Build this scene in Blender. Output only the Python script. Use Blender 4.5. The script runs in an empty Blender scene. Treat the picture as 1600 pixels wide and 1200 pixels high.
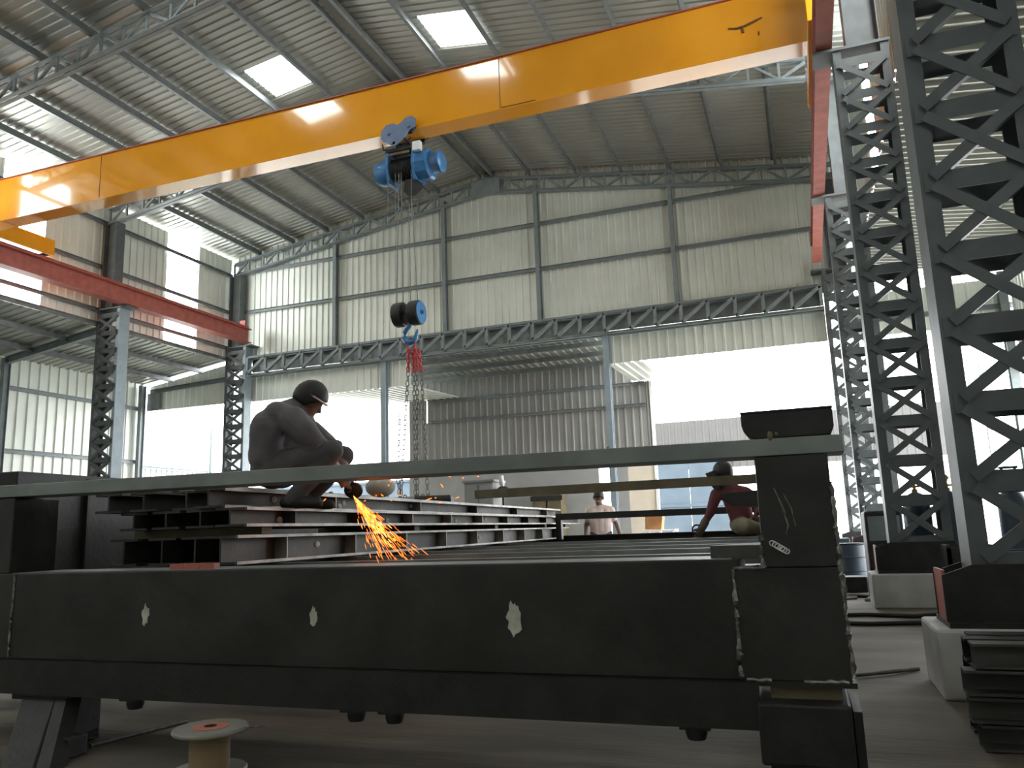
import bpy, bmesh, math, random
from mathutils import Vector, Matrix
random.seed(7)
D = bpy.data
scn = bpy.context.scene
COL = scn.collection
V = Vector

# ------------------------------------------------------------------ materials
def mat(name, c1, c2=None, rough=.6, metal=0.0, scale=6.0, detail=4.0, bump=0.0, bscale=None, lo=.35, hi=.65, stretch=None, spec=None):
    m = D.materials.new(name); m.use_nodes = True
    nt = m.node_tree; b = nt.nodes['Principled BSDF']
    b.inputs['Roughness'].default_value = rough
    b.inputs['Metallic'].default_value = metal
    if spec is not None: b.inputs['Specular IOR Level'].default_value = spec
    tc = nt.nodes.new('ShaderNodeTexCoord')
    src = tc.outputs['Object']
    if stretch:
        mp = nt.nodes.new('ShaderNodeMapping'); mp.inputs['Scale'].default_value = stretch
        nt.links.new(src, mp.inputs['Vector']); src = mp.outputs['Vector']
    if c2 is None: c2 = tuple(x * .82 for x in c1)
    n = nt.nodes.new('ShaderNodeTexNoise'); n.inputs['Scale'].default_value = scale; n.inputs['Detail'].default_value = detail
    nt.links.new(src, n.inputs['Vector'])
    r = nt.nodes.new('ShaderNodeValToRGB')
    r.color_ramp.elements[0].position = lo; r.color_ramp.elements[1].position = hi
    r.color_ramp.elements[0].color = (*c2, 1); r.color_ramp.elements[1].color = (*c1, 1)
    nt.links.new(n.outputs['Fac'], r.inputs['Fac']); nt.links.new(r.outputs['Color'], b.inputs['Base Color'])
    if bump:
        n2 = nt.nodes.new('ShaderNodeTexNoise'); n2.inputs['Scale'].default_value = bscale or scale * 4; n2.inputs['Detail'].default_value = 5
        nt.links.new(src, n2.inputs['Vector'])
        bp = nt.nodes.new('ShaderNodeBump'); bp.inputs['Strength'].default_value = bump; bp.inputs['Distance'].default_value = .02
        nt.links.new(n2.outputs['Fac'], bp.inputs['Height']); nt.links.new(bp.outputs['Normal'], b.inputs['Normal'])
    return m

def emis(name, c, s):
    m = D.materials.new(name); m.use_nodes = True
    nt = m.node_tree; b = nt.nodes['Principled BSDF']
    b.inputs['Base Color'].default_value = (*c, 1)
    b.inputs['Emission Color'].default_value = (*c, 1); b.inputs['Emission Strength'].default_value = s
    n = nt.nodes.new('ShaderNodeTexNoise'); n.inputs['Scale'].default_value = 3
    mx = nt.nodes.new('ShaderNodeMath'); mx.operation = 'MULTIPLY_ADD'
    mx.inputs[1].default_value = s * .2; mx.inputs[2].default_value = s * .9
    nt.links.new(n.outputs['Fac'], mx.inputs[0]); nt.links.new(mx.outputs[0], b.inputs['Emission Strength'])
    return m

M = {}
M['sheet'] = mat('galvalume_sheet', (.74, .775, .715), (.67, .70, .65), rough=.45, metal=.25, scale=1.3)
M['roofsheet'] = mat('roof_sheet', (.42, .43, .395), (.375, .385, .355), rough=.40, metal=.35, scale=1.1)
M['translucent'] = emis('translucent_sheet', (.95, 1, .98), 7.5)
M['steelpaint'] = mat('bluegrey_paint', (.235, .275, .285), (.19, .22, .23), rough=.5, scale=5)
M['columnpaint'] = mat('column_paint', (.115, .13, .135), (.085, .097, .10), rough=.5, scale=5)
M['palepaint'] = mat('pale_blue_paint', (.34, .41, .46), (.28, .34, .385), rough=.5, scale=4)
M['purlin'] = mat('purlin_steel', (.22, .235, .24), (.16, .175, .18), rough=.45, metal=.3, scale=4)
M['redoxide'] = mat('red_oxide_paint', (.46, .125, .095), (.34, .09, .07), rough=.55, scale=5)
M['yellow'] = mat('crane_yellow', (.84, .35, .018), (.78, .315, .015), rough=.13, scale=1.2, bump=.035, bscale=1.5)
M['yellow'].node_tree.nodes['Principled BSDF'].inputs['Coat Weight'].default_value = .7
M['yellow'].node_tree.nodes['Principled BSDF'].inputs['Coat Roughness'].default_value = .06
M['hoistblue'] = mat('hoist_blue', (.05, .19, .42), (.04, .15, .34), rough=.3, scale=6)
M['greyblue'] = mat('trolley_blue_grey', (.16, .21, .33), (.12, .17, .27), rough=.4, scale=6)
M['black'] = mat('dark_steel', (.026, .0255, .024), (.014, .014, .013), rough=.55, metal=.2, scale=7, bump=.15)
M['frame'] = mat('mill_scale_steel', (.040, .040, .036), (.022, .021, .019), rough=.45, metal=.35, scale=3.5, bump=.12, bscale=20)
M['beam'] = mat('dusty_steel_beam', (.078, .075, .07), (.042, .039, .035), rough=.6, metal=.2, scale=4, bump=.2)
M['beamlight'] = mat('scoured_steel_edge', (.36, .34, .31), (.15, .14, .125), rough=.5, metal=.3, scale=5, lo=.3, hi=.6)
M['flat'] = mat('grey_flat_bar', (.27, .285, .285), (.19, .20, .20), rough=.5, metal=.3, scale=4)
M['rusty'] = mat('rusty_brown_steel', (.16, .125, .07), (.10, .08, .05), rough=.7, scale=5)
M['weld'] = mat('weld_metal', (.35, .34, .32), (.10, .09, .085), rough=.4, metal=.7, scale=25)
M['chalk'] = mat('white_paint_patch', (.62, .60, .52), (.42, .41, .36), rough=.8, scale=18)
M['concrete'] = mat('floor_concrete', (.165, .138, .098), (.052, .044, .033), rough=.75, scale=.9, detail=8, bump=.2, bscale=12, stretch=(.5, 2.2, 1), lo=.35, hi=.68)
M['ground'] = mat('outside_ground', (.55, .54, .50), (.47, .46, .43), rough=.9, scale=.4)
M['pedestal'] = mat('white_plaster', (.62, .61, .59), (.48, .47, .455), rough=.8, scale=3)
M['plaster'] = mat('grey_plaster', (.33, .33, .325), (.29, .29, .285), rough=.85, scale=1.5)
M['beige'] = mat('beige_board', (.68, .60, .50), (.60, .53, .44), rough=.7, scale=2)
M['board'] = mat('brown_cardboard', (.36, .17, .055), (.28, .13, .045), rough=.8, scale=5)
M['rope'] = mat('wire_rope', (.20, .20, .19), (.12, .12, .11), rough=.5, metal=.5, scale=30)
M['chain'] = mat('chain_steel', (.17, .16, .15), (.10, .095, .09), rough=.5, metal=.6, scale=20)
M['chainred'] = mat('chain_red', (.52, .05, .05), (.40, .035, .04), rough=.5, scale=20)
M['cyl'] = mat('cylinder_paint', (.035, .055, .08), (.025, .04, .06), rough=.4, scale=6)
M['brass'] = mat('valve_brass', (.35, .26, .10), (.25, .18, .07), rough=.4, metal=.8, scale=15)
M['outband'] = mat('dull_outside_sheet', (.10, .098, .097), (.085, .083, .082), rough=.7, scale=1)
M['gate'] = mat('blue_grey_gate', (.075, .105, .135), (.06, .085, .11), rough=.6, scale=1.5)
M['greysheet'] = mat('weathered_grey_sheet', (.27, .265, .26), (.23, .225, .22), rough=.6, scale=1)
M['reelcard'] = mat('kraft_drum', (.30, .21, .12), (.24, .165, .095), rough=.8, scale=6)
M['reelgrey'] = mat('grey_plastic', (.33, .32, .28), (.27, .26, .23), rough=.5, scale=5)
M['reelpink'] = mat('salmon_label', (.62, .24, .16), (.52, .20, .14), rough=.6, scale=8)
M['skin'] = mat('brown_skin', (.20, .105, .065), (.17, .09, .055), rough=.55, scale=9)
M['hair'] = mat('black_hair', (.02, .018, .017), (.012, .011, .01), rough=.6, scale=30)
M['shirtdark'] = mat('dusty_dark_shirt', (.155, .14, .15), (.115, .105, .112), rough=.9, scale=7, bump=.8, bscale=9)
M['trouser'] = mat('dark_trousers', (.10, .092, .095), (.075, .07, .072), rough=.9, scale=7)
M['shirtwhite'] = mat('pinkish_white_tshirt', (.74, .60, .55), (.66, .50, .46), rough=.9, scale=5)
M['shirtred'] = mat('maroon_shirt', (.16, .045, .048), (.12, .034, .037), rough=.9, scale=8)
M['olive'] = mat('olive_trousers', (.20, .17, .11), (.15, .13, .085), rough=.9, scale=8)
M['glove'] = mat('leather_glove', (.12, .09, .06), (.085, .062, .042), rough=.8, scale=10)
M['shoe'] = mat('black_shoe', (.02, .02, .02), (.014, .014, .014), rough=.6, scale=9)
M['strap'] = mat('pale_strap', (.75, .55, .52), (.66, .48, .46), rough=.7, scale=9)
M['green'] = mat('green_cloth', (.06, .32, .22), (.045, .25, .17), rough=.8, scale=9)
M['sack'] = mat('pale_cloth', (.50, .52, .45), (.42, .44, .38), rough=.9, scale=7, bump=.2)
M['lampwhite'] = mat('white_enamel', (.8, .8, .8), (.72, .72, .72), rough=.4, scale=5)
M['spark'] = emis('glowing_spark', (1.0, .20, .02), 1.3)
M['sparkhot'] = emis('glowing_spark_core', (1.0, .40, .06), 2.4)
M['mark'] = mat('rusty_marker', (.16, .07, .02), (.10, .045, .015), rough=.7, scale=20)

# ------------------------------------------------------------------ mesh helpers
SHIFT = [V((0, 0, 0))]
class MB:
    def __init__(s): s.v = []; s.f = []; s.sm = False
    def quadgrid(s, rows, close=False):
        b = len(s.v); n = len(rows[0])
        for r in rows: s.v += [V(p) for p in r]
        for i in range(len(rows) - 1):
            for j in range(n if close else n - 1):
                k = (j + 1) % n
                s.f.append((b + i * n + j, b + i * n + k, b + (i + 1) * n + k, b + (i + 1) * n + j))
        return b
    def extrude(s, prof, p0, p1, up=(0, 0, 1)):
        """prof: closed 2D polygon in (side, up) coordinates, swept p0 -> p1"""
        p0, p1 = V(p0), V(p1); d = (p1 - p0).normalized(); u = V(up)
        if abs(d.dot(u)) > .98: u = V((1, 0, 0)) if abs(d.x) < .9 else V((0, 1, 0))
        side = d.cross(u).normalized(); u = side.cross(d).normalized()
        n = len(prof); b = len(s.v)
        for p in (p0, p1): s.v += [p + side * a + u * c for a, c in prof]
        for j in range(n): s.f.append((b + j, b + (j + 1) % n, b + n + (j + 1) % n, b + n + j))
        s.f.append(tuple(b + j for j in range(n))[::-1]); s.f.append(tuple(b + n + j for j in range(n)))
        return s
    def box(s, lo, hi):
        lo, hi = V(lo), V(hi)
        return s.extrude([(-(hi.y - lo.y) / 2, lo.z), ((hi.y - lo.y) / 2, lo.z), ((hi.y - lo.y) / 2, hi.z), (-(hi.y - lo.y) / 2, hi.z)],
                         (lo.x, (lo.y + hi.y) / 2, 0), (hi.x, (lo.y + hi.y) / 2, 0))
    def bar(s, p0, p1, w, h, up=(0, 0, 1)):
        return s.extrude([(-w / 2, -h / 2), (w / 2, -h / 2), (w / 2, h / 2), (-w / 2, h / 2)], p0, p1, up)
    def angle(s, p0, p1, w, t, up=(0, 0, 1), flip=1):
        q = [(-w / 2, -w / 2), (w / 2, -w / 2), (w / 2, -w / 2 + t), (-w / 2 + t, -w / 2 + t), (-w / 2 + t, w / 2), (-w / 2, w / 2)]
        return s.extrude([(a * flip, b) for a, b in q][::flip], p0, p1, up)
    def ibeam(s, p0, p1, h, w, tf, tw, up=(0, 0, 1)):
        a, b, c, d = w / 2, tw / 2, h / 2, h / 2 - tf
        return s.extrude([(-a, -c), (a, -c), (a, -d), (b, -d), (b, d), (a, d), (a, c), (-a, c), (-a, d), (-b, d), (-b, -d), (-a, -d)], p0, p1, up)
    def channel(s, p0, p1, h, w, t, up=(0, 0, 1), flip=1):
        a, c = w / 2, h / 2
        q = [(-a, -c), (a, -c), (a, -c + t), (-a + t, -c + t), (-a + t, c - t), (a, c - t), (a, c), (-a, c)]
        return s.extrude([(x * flip, y) for x, y in q][::flip], p0, p1, up)
    def tube(s, pts, r, n=8, cap=True):
        pts = [V(p) for p in pts]; rows = []
        rs = r if isinstance(r, (list, tuple)) else [r] * len(pts)
        ref = V((0, 0, 1))
        for i, p in enumerate(pts):
            d = (pts[min(i + 1, len(pts) - 1)] - pts[max(i - 1, 0)]).normalized()
            a = d.cross(ref)
            if a.length < .05: a = d.cross(V((0, 1, 0)))
            a.normalize(); c = a.cross(d).normalized()
            rows.append([p + (a * math.cos(t) + c * math.sin(t)) * rs[i] for t in [2 * math.pi * k / n for k in range(n)]])
        b = s.quadgrid(rows, True)
        if cap:
            s.f.append(tuple(b + k for k in range(n))[::-1]); s.f.append(tuple(b + (len(pts) - 1) * n + k for k in range(n)))
        s.sm = True
        return s
    def lathe(s, prof, o, axis=(0, 0, 1), n=24):
        """prof: (radius, height) pairs along axis from o"""
        o = V(o); ax = V(axis).normalized(); a = ax.orthogonal().normalized(); c = ax.cross(a)
        rows = [[o + ax * h + (a * math.cos(t) + c * math.sin(t)) * r for t in [2 * math.pi * k / n for k in range(n)]] for r, h in prof]
        b = s.quadgrid(rows, True)
        s.f.append(tuple(b + k for k in range(n))[::-1]); s.f.append(tuple(b + (len(prof) - 1) * n + k for k in range(n)))
        s.sm = True
        return s
    def torus(s, o, ax, R, r, stretch=None, n=12, m=6):
        """stretch: (direction, extra half length) for chain links"""
        o = V(o); ax = V(ax).normalized()
        a = V(stretch[0]).normalized() if stretch else ax.orthogonal().normalized(); c = ax.cross(a)
        rows = []
        for i in range(n):
            t = 2 * math.pi * i / n; rd = a * math.cos(t) + c * math.sin(t)
            off = a * (stretch[1] * (1 if math.cos(t) > 0 else -1)) if stretch else V((0, 0, 0))
            rows.append([o + off + rd * R + (rd * math.cos(q) + ax * math.sin(q)) * r for q in [2 * math.pi * k / m for k in range(m)]])
        rows.append(rows[0]); s.quadgrid(rows, True); s.sm = True
        return s
    def prism(s, poly, n, t):
        """planar 3D polygon thickened along n by t"""
        n = V(n).normalized() * t; b = len(s.v); k = len(poly)
        s.v += [V(p) for p in poly] + [V(p) + n for p in poly]
        for j in range(k): s.f.append((b + j, b + (j + 1) % k, b + k + (j + 1) % k, b + k + j))
        s.f.append(tuple(b + j for j in range(k))[::-1]); s.f.append(tuple(b + k + j for j in range(k)))
        return s
    def ell(s, o, r, n=12, m=8, rot=None):
        o = V(o); rows = []
        for i in range(m + 1):
            ph = math.pi * (i + .02 * (1 if i == 0 else -1 if i == m else 0)) / m
            row = []
            for k in range(n):
                t = 2 * math.pi * k / n
                p = V((r[0] * math.sin(ph) * math.cos(t), r[1] * math.sin(ph) * math.sin(t), r[2] * math.cos(ph)))
                row.append(o + (rot @ p if rot else p))
            rows.append(row)
        b = s.quadgrid(rows, True)
        s.f.append(tuple(b + k for k in range(n))); s.f.append(tuple(b + m * n + k for k in range(n))[::-1])
        s.sm = True
        return s
    def build(s, name, material, parent=None, bevel=0, smooth=None):
        me = D.meshes.new(name)
        off = parent_loc(parent) - SHIFT[0]
        me.from_pydata([tuple(p - off) for p in s.v], [], s.f)
        bm = bmesh.new(); bm.from_mesh(me); bmesh.ops.recalc_face_normals(bm, faces=bm.faces); bm.to_mesh(me); bm.free()
        me.materials.append(material if not isinstance(material, str) else M[material])
        if s.sm if smooth is None else smooth:
            me.polygons.foreach_set('use_smooth', [True] * len(me.polygons))
            me.set_sharp_from_angle(angle=math.radians(40))
        o = D.objects.new(name, me); COL.objects.link(o)
        if parent: o.parent = parent
        if bevel:
            b = o.modifiers.new('bevel', 'BEVEL'); b.width = bevel; b.segments = 2; b.limit_method = 'ANGLE'
        return o

def parent_loc(o):
    l = V((0, 0, 0))
    while o is not None: l = l + V(o.location); o = o.parent
    return l

def tag(o, label, cat, group=None, kind=None):
    if label: o['label'] = label
    if cat: o['category'] = cat
    if group: o['group'] = group
    if kind: o['kind'] = kind
    return o
def thing(name, label, cat, loc=(0, 0, 0), group=None):
    o = D.objects.new(name, None); COL.objects.link(o); o.location = loc; o.empty_display_size = .1
    return tag(o, label, cat, group, 'thing')
def struct(o, label=None, cat=None): return tag(o, label, cat, None, 'structure')
def dup(root, loc, label=None, group=None):
    r = root.copy(); COL.objects.link(r); r.location = loc
    if label: r['label'] = label
    if group: r['group'] = group
    for ch in list(root.children):
        c = ch.copy(); COL.objects.link(c); c.parent = r
        for g in ch.children:
            d = g.copy(); COL.objects.link(d); d.parent = c
    return r
def partcopy(src, parent, offset):
    c = src.copy(); COL.objects.link(c); c.parent = parent; c.location = V(src.location) + V(offset)
    return c

def corr(name, material, O, U, Vd, N, ulen, vlo, vhi, pitch=.25, depth=.03, holes=(), parent=None, u0=0.0, only=None):
    """profiled sheet: ribs run along Vd, rib crests stand out along N. holes: (ua,ub,va,vb)."""
    O, U, Vd, N = V(O), V(U).normalized(), V(Vd).normalized(), V(N).normalized()
    vlo = vlo if callable(vlo) else (lambda u, a=vlo: a); vhi = vhi if callable(vhi) else (lambda u, a=vhi: a)
    us = []
    k = 0
    while True:
        base = u0 + k * pitch
        if base >= u0 + ulen - 1e-6: break
        for fr, h in ((0, 0), (.66, 0), (.74, 1), (.92, 1)):
            u = base + fr * pitch
            if u <= u0 + ulen: us.append((u, h * depth))
        k += 1
    us.append((u0 + ulen, 0))
    for a, b, c, d in holes: us += [(a, None), (b, None)]
    us.sort(key=lambda t: t[0])
    cl = []
    for i, (u, h) in enumerate(us):
        if h is None:
            prev = [q for q in us[:i] if q[1] is not None]; h = prev[-1][1] if prev else 0
        if cl and u - cl[-1][0] < 1e-4: continue
        cl.append((u, h))
    mb = MB(); vb = sorted({v for hh in holes for v in hh[2:]})
    for (ua, ha), (ub, hb) in zip(cl, cl[1:]):
        um = (ua + ub) / 2
        br = [None] + [v for v in vb if vlo(um) < v < vhi(um)] + [None]
        for i in range(len(br) - 1):
            va = (vlo(ua), vlo(ub)) if br[i] is None else (br[i], br[i]); vc = (vhi(ua), vhi(ub)) if br[i + 1] is None else (br[i + 1], br[i + 1])
            vm = (va[0] + vc[0]) / 2
            inside = any(a < um < b and c < vm < d for a, b, c, d in holes)
            if inside != bool(only): continue
            b = len(mb.v)
            mb.v += [O + U * ua + Vd * va[0] + N * ha, O + U * ub + Vd * va[1] + N * hb, O + U * ub + Vd * vc[1] + N * hb, O + U * ua + Vd * vc[0] + N * ha]
            mb.f.append((b, b + 1, b + 2, b + 3))
    bmv = mb
    o = bmv.build(name, material, parent)
    bm = bmesh.new(); bm.from_mesh(o.data); bmesh.ops.remove_doubles(bm, verts=bm.verts, dist=1e-4); bmesh.ops.recalc_face_normals(bm, faces=bm.faces); bm.to_mesh(o.data); bm.free()
    return o

# ------------------------------------------------------------------ key dimensions
G = 21.1                       # far gable frame
RX, RZ, RS = -8.2, 11.85, .147 # ridge and roof slope
XL, XR = -17.55, 1.76          # clerestory wall planes
Y0 = -4.9
rz = lambda x: RZ - RS * abs(x - RX)
nl = math.sqrt(1 + RS * RS)

# ------------------------------------------------------------------ setting: floor, walls, roof
mb = MB(); mb.box((-21.3, Y0, -.2), (5.2, 25.2, 0)); struct(mb.build('floor', 'concrete'))
mb = MB(); mb.box((-60, 25.2, -.25), (40, 70, -.02)); mb.box((5.2, Y0, -.25), (40, 25.2, -.02)); mb.box((-60, Y0, -.25), (-21.3, 25.2, -.02)); struct(mb.build('ground', 'ground'))

# skylights: (Y0,Y1,x0,x1)
sky = [(13.42, 14.58, -10.98, -9.95), (13.42, 14.58, -6.65, -5.5)]
sky += [(y, y + 1.2, a, b) for y in (8.2, 3.0, -2.2) for a, b in ((-11.0, -9.9), (-6.6, -5.4))]  # bays out of view repeat the pair, added to light the hall
def roofhole(y0, y1, xa, xb, side):
    if side < 0: return (y0, y1, (RX - xb) * nl, (RX - xa) * nl)
    return (y0, y1, (xa - RX) * nl, (xb - RX) * nl)
hl = [roofhole(*s, -1) for s in sky if s[2] < RX]; hr = [roofhole(*s, 1) for s in sky if s[2] > RX]
dl, dr = V((-1, 0, -RS)), V((1, 0, -RS))
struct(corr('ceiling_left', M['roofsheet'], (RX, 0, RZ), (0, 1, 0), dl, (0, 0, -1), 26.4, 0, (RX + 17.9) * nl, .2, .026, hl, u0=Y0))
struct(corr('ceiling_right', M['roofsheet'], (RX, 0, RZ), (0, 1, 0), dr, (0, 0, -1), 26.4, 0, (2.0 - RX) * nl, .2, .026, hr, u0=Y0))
for i, s in enumerate(sky):
    h = roofhole(*s, -1 if s[2] < RX else 1)
    o = corr('window_%d' % (i + 1), M['translucent'], (RX, 0, RZ + .01), (0, 1, 0), dl if s[2] < RX else dr, (0, 0, -1), h[1] - h[0], h[2], h[3], .2, .026, u0=h[0])
    struct(o)
# left clerestory wall with translucent strips
strips = [(12.85, 14.05), (18.2, 19.45), (9.5, 10.85), (2.45, 3.65), (-2.75, -1.55)]  # last two strips lie out of view, put in for hall light
lz = [(a, b, 6.92, 10.36) for a, b in strips]
struct(corr('wall_left', M['sheet'], (XL, 0, 0), (0, 1, 0), (0, 0, 1), (1, 0, 0), 26.0, 6.85, 10.38, .25, .03, lz, u0=Y0))
for i, h in enumerate(lz):
    struct(corr('window_%d' % (20 + i), M['translucent'], (XL, 0, 0), (0, 1, 0), (0, 0, 1), (1, 0, 0), h[1] - h[0], h[2], h[3], .25, .03, u0=h[0]))
# right clerestory wall
rzh = [(14.4, 15.5, 7.3, 10.3), (9.2, 10.3, 7.3, 10.3), (4.0, 5.1, 7.3, 10.3)]
struct(corr('wall_right', M['sheet'], (XR, 0, 0), (0, 1, 0), (0, 0, 1), (-1, 0, 0), 26.0, 7.25, 10.36, .25, .03, rzh, u0=Y0))
for i, h in enumerate(rzh):
    struct(corr('window_%d' % (30 + i), M['translucent'], (XR, 0, 0), (0, 1, 0), (0, 0, 1), (-1, 0, 0), h[1] - h[0], h[2], h[3], .25, .03, u0=h[0]))
# far gable cladding
struct(corr('wall_back', M['sheet'], (0, G + .16, 0), (1, 0, 0), (0, 0, 1), (0, -1, 0), XR - XL, 6.75, lambda u: rz(u) + .0, .22, .035, u0=XL))
# rear wall behind the photographer
struct(corr('wall_front', M['sheet'], (0, Y0, 0), (1, 0, 0), (0, 0, 1), (0, 1, 0), 26.3, 0, lambda u: min(rz(u), 11.8) if XL < u < XR else 6.3, .25, .03, u0=-21.2))
# left lean-to
XO = -21.15
lw = lambda x: 6.45 + (x - XO) * (6.95 - 6.45) / (XL - XO)
slope = V((XL - XO, 0, .5)).normalized(); sl = (V((XL, 0, 6.95)) - V((XO, 0, 6.45))).length
struct(corr('ceiling_left_aisle', M['roofsheet'], (XO, 0, 6.45), (0, 1, 0), slope, (0, 0, -1), 26.1, -.2, sl, .25, .03, u0=Y0))
struct(corr('wall_left_aisle', M['sheet'], (XO, 0, 0), (0, 1, 0), (0, 0, 1), (1, 0, 0), G - Y0, 0, 6.46, .33, .04, u0=Y0))
struct(corr('wall_left_aisle_end', M['sheet'], (0, G + .12, 0), (1, 0, 0), (0, 0, 1), (0, -1, 0), XL - XO - .25, 5.5, lambda u: lw(u) - .12, .25, .03, u0=XO + .22))
struct(corr('wall_left_outside', M['sheet'], (XO, 0, 0), (0, 1, 0), (0, 0, 1), (1, 0, 0), 3.3, 0, 5.5, .25, .03, u0=G + .1))
# lintel bands over the two big openings
struct(corr('trim_1', M['sheet'], (0, G + .14, 0), (1, 0, 0), (0, 0, 1), (0, -1, 0), 6.35, 5.48, 6.42, .25, .03, u0=-17.25))
struct(corr('trim_2', M['sheet'], (0, G + .14, 0), (1, 0, 0), (0, 0, 1), (0, -1, 0), 5.75, 5.5, 6.42, .25, .03, u0=-4.85))
# canopies behind the lintels and the roof of the rear room
struct(corr('ceiling_canopy_left', M['sheet'], (0, G + .2, 5.5), (1, 0, 0), V((0, 1, .045)), (0, 0, -1), 6.3, 0, 3.9, .25, .03, u0=-17.2))
struct(corr('ceiling_canopy_right', M['sheet'], (0, G + .2, 5.52), (1, 0, 0), V((0, 1, .03)), (0, 0, -1), 1.0, 0, 3.8, .25, .03, u0=-4.85))
struct(corr('ceiling_rear_room', M['roofsheet'], (0, G + .2, 6.52), (1, 0, 0), V((0, 1, -.06)), (0, 0, -1), 8.4, 0, 3.9, .25, .03, u0=-13.3))
YB = 25.0
struct(corr('wall_rear_room', M['greysheet'], (0, YB, 0), (1, 0, 0), (0, 0, 1), (0, -1, 0), 8.55, 3.0, lambda u: 6.262 if u < -4.9 else 5.6, .25, .03, [(-12.2, -12.17, 4.85, 5.65)], u0=-12.9))
mb = MB(); mb.box((-12.9, YB - .03, 0), (-6.15, YB + .15, 3.0)); mb.box((-5.6, YB - .03, 0), (-5.2, YB + .15, 3.0)); struct(mb.build('wall_rear_plinth', 'plaster'))
mb = MB(); mb.box((-5.2, YB - .02, 0), (-4.36, YB + .06, 3.0)); struct(mb.build('door_1', 'beige'))
mb = MB(); mb.box((-4.36, YB - .06, 0), (-4.28, YB + .1, 5.6)); struct(mb.build('trim_3', 'lampwhite'))
# right aisle
xo = 5.0
struct(corr('ceiling_right_aisle', M['roofsheet'], (XR, 0, 7.25), (0, 1, 0), V((1, 0, -.13)), (0, 0, -1), 26.1, 0, 3.6, .22, .06, u0=Y0))
struct(corr('wall_right_aisle_end', M['sheet'], (0, G + .14, 0), (1, 0, 0), (0, 0, 1), (0, -1, 0), xo - 1.4, 5.5, 6.6, .25, .03, u0=1.4))
struct(corr('wall_right_aisle', M['sheet'], (xo, 0, 0), (0, 1, 0), (0, 0, 1), (-1, 0, 0), G - Y0, 0, 6.75, .25, .03, [(12.0, 20.9, -1, 4.3)], u0=Y0))

# ------------------------------------------------------------------ purlins and girts
PX = [-16.42, -15.1, -13.8, -12.48, -11.14, -9.79, -6.83, -5.42, -4.09, -2.72, -1.35, .02]
names = {}
order = ['first', 'second', 'third', 'fourth', 'fifth', 'sixth']
def zsec(mb, p0, p1, h=.2, f=.07, t=.012):
    mb.extrude([(-t / 2, -h / 2), (f, -h / 2), (f, -h / 2 + t), (t / 2, -h / 2 + t), (t / 2, h / 2), (-f, h / 2), (-f, h / 2 - t), (-t / 2, h / 2 - t)], p0, p1)
for i, x in enumerate(PX):
    mb = MB(); z = rz(x) - .16
    zsec(mb, (x, Y0 + .1, z), (x, G + .1, z))
    L = x < RX; k = (PX.index(x) if not L else 5 - i) - (6 if not L else 0)
    t = thing('roof_purlin', 'grey steel purlin under the %s roof slope, %s one down from the ridge' % ('left' if L else 'right', order[k]), 'purlin', (x, Y0 + .1, z), 'roof purlins')
    mb.build('purlin_section', 'purlin', t)
t = thing('ridge_purlin', 'paired steel purlin with a shiny cap running along the roof ridge', 'purlin', (RX, Y0, RZ - .2))
mb = MB(); zsec(mb, (RX - .2, Y0 + .1, RZ - .2), (RX - .2, G + .1, RZ - .2)); mb.build('purlin_section', 'purlin', t)
mb = MB(); zsec(mb, (RX + .2, Y0 + .1, RZ - .2), (RX + .2, G + .1, RZ - .2)); mb.build('purlin_section', 'purlin', t)
mb = MB(); mb.extrude([(-.14, -.03), (0, 0), (.14, -.03), (.14, -.02), (0, .01), (-.14, -.02)], (RX, Y0 + .1, RZ - .07), (RX, G + .1, RZ - .07)); mb.build('ridge_cap', 'roofsheet', t)

def girt(p0, p1, up, label, material='steelpaint', h=.12, group=None):
    t = thing('wall_girt', label, 'girt', p0, group)
    mb = MB(); mb.channel(p0, p1, h, .06, .012, up); mb.build('girt_section', material, t)
for z, w in ((8.5, 'lower of the two rails across the pale gable sheeting'), (9.88, 'upper of the two rails across the pale gable sheeting')):
    girt((XL + .2, G + .06, z), (XR - .1, G + .06, z), (0, 0, 1), 'horizontal steel girt, ' + w, 'steelpaint', .11)
for z, w in ((9.78, 'highest of the four rails on the tall left wall, near the roof'), (8.5, 'rail on the tall left wall just above the red gantry girder'), (7.28, 'rail on the tall left wall just below the red gantry girder'), (6.9, 'bottom rail of the tall left wall where the aisle roof meets it')):
    girt((XL + .1, Y0 + .2, z), (XL + .1, G, z), (0, 0, 1), 'horizontal steel girt, ' + w, 'purlin', .11)
for z, w in ((5.55, 'upper rail on the low outer left wall'), (3.75, 'middle rail on the low outer left wall'), (1.9, 'lower rail on the low outer left wall')):
    girt((XO + .1, Y0 + .2, z), (XO + .1, G, z), (0, 0, 1), 'horizontal steel girt, ' + w, 'steelpaint', .12)
girt((XO + .055, G + .1, 3.6), (XO + .055, G + 3.35, 3.6), (0, 0, 1), 'pale girt on the sheet wall outside the left corner opening', 'palepaint', .1)
girt((XO + .1, G + 3.38, 0), (XO + .1, G + 3.38, 5.5), (1, 0, 0), 'upright end post of the sheet wall outside the left corner', 'steelpaint', .1)
for z, w in ((4.85, 'lower girt on the grey rear room wall'), (5.55, 'upper girt on the grey rear room wall')):
    girt((-12.0, YB - .08, z), (-4.5, YB - .08, z), (0, 0, 1), 'dark ' + w, 'purlin', .1)
for z, w in ((5.9, 'rail above the opening at the end of the right aisle'),):
    girt((1.6, G + .06, z), (xo, G + .06, z), (0, 0, 1), 'steel ' + w, 'steelpaint', .12)
for y, z, w in ((22.2, 6.345, 'first'), (23.3, 6.28, 'second'), (24.4, 6.215, 'third')):
    t = thing('roof_purlin', 'purlin under the low rear room roof, %s one in from the hall' % w, 'purlin', (-13.2, y, z), 'rear room purlins')
    mb = MB(); zsec(mb, (-13.2, y, z), (-4.9, y, z), .16); mb.build('purlin_section', 'purlin', t)
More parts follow.
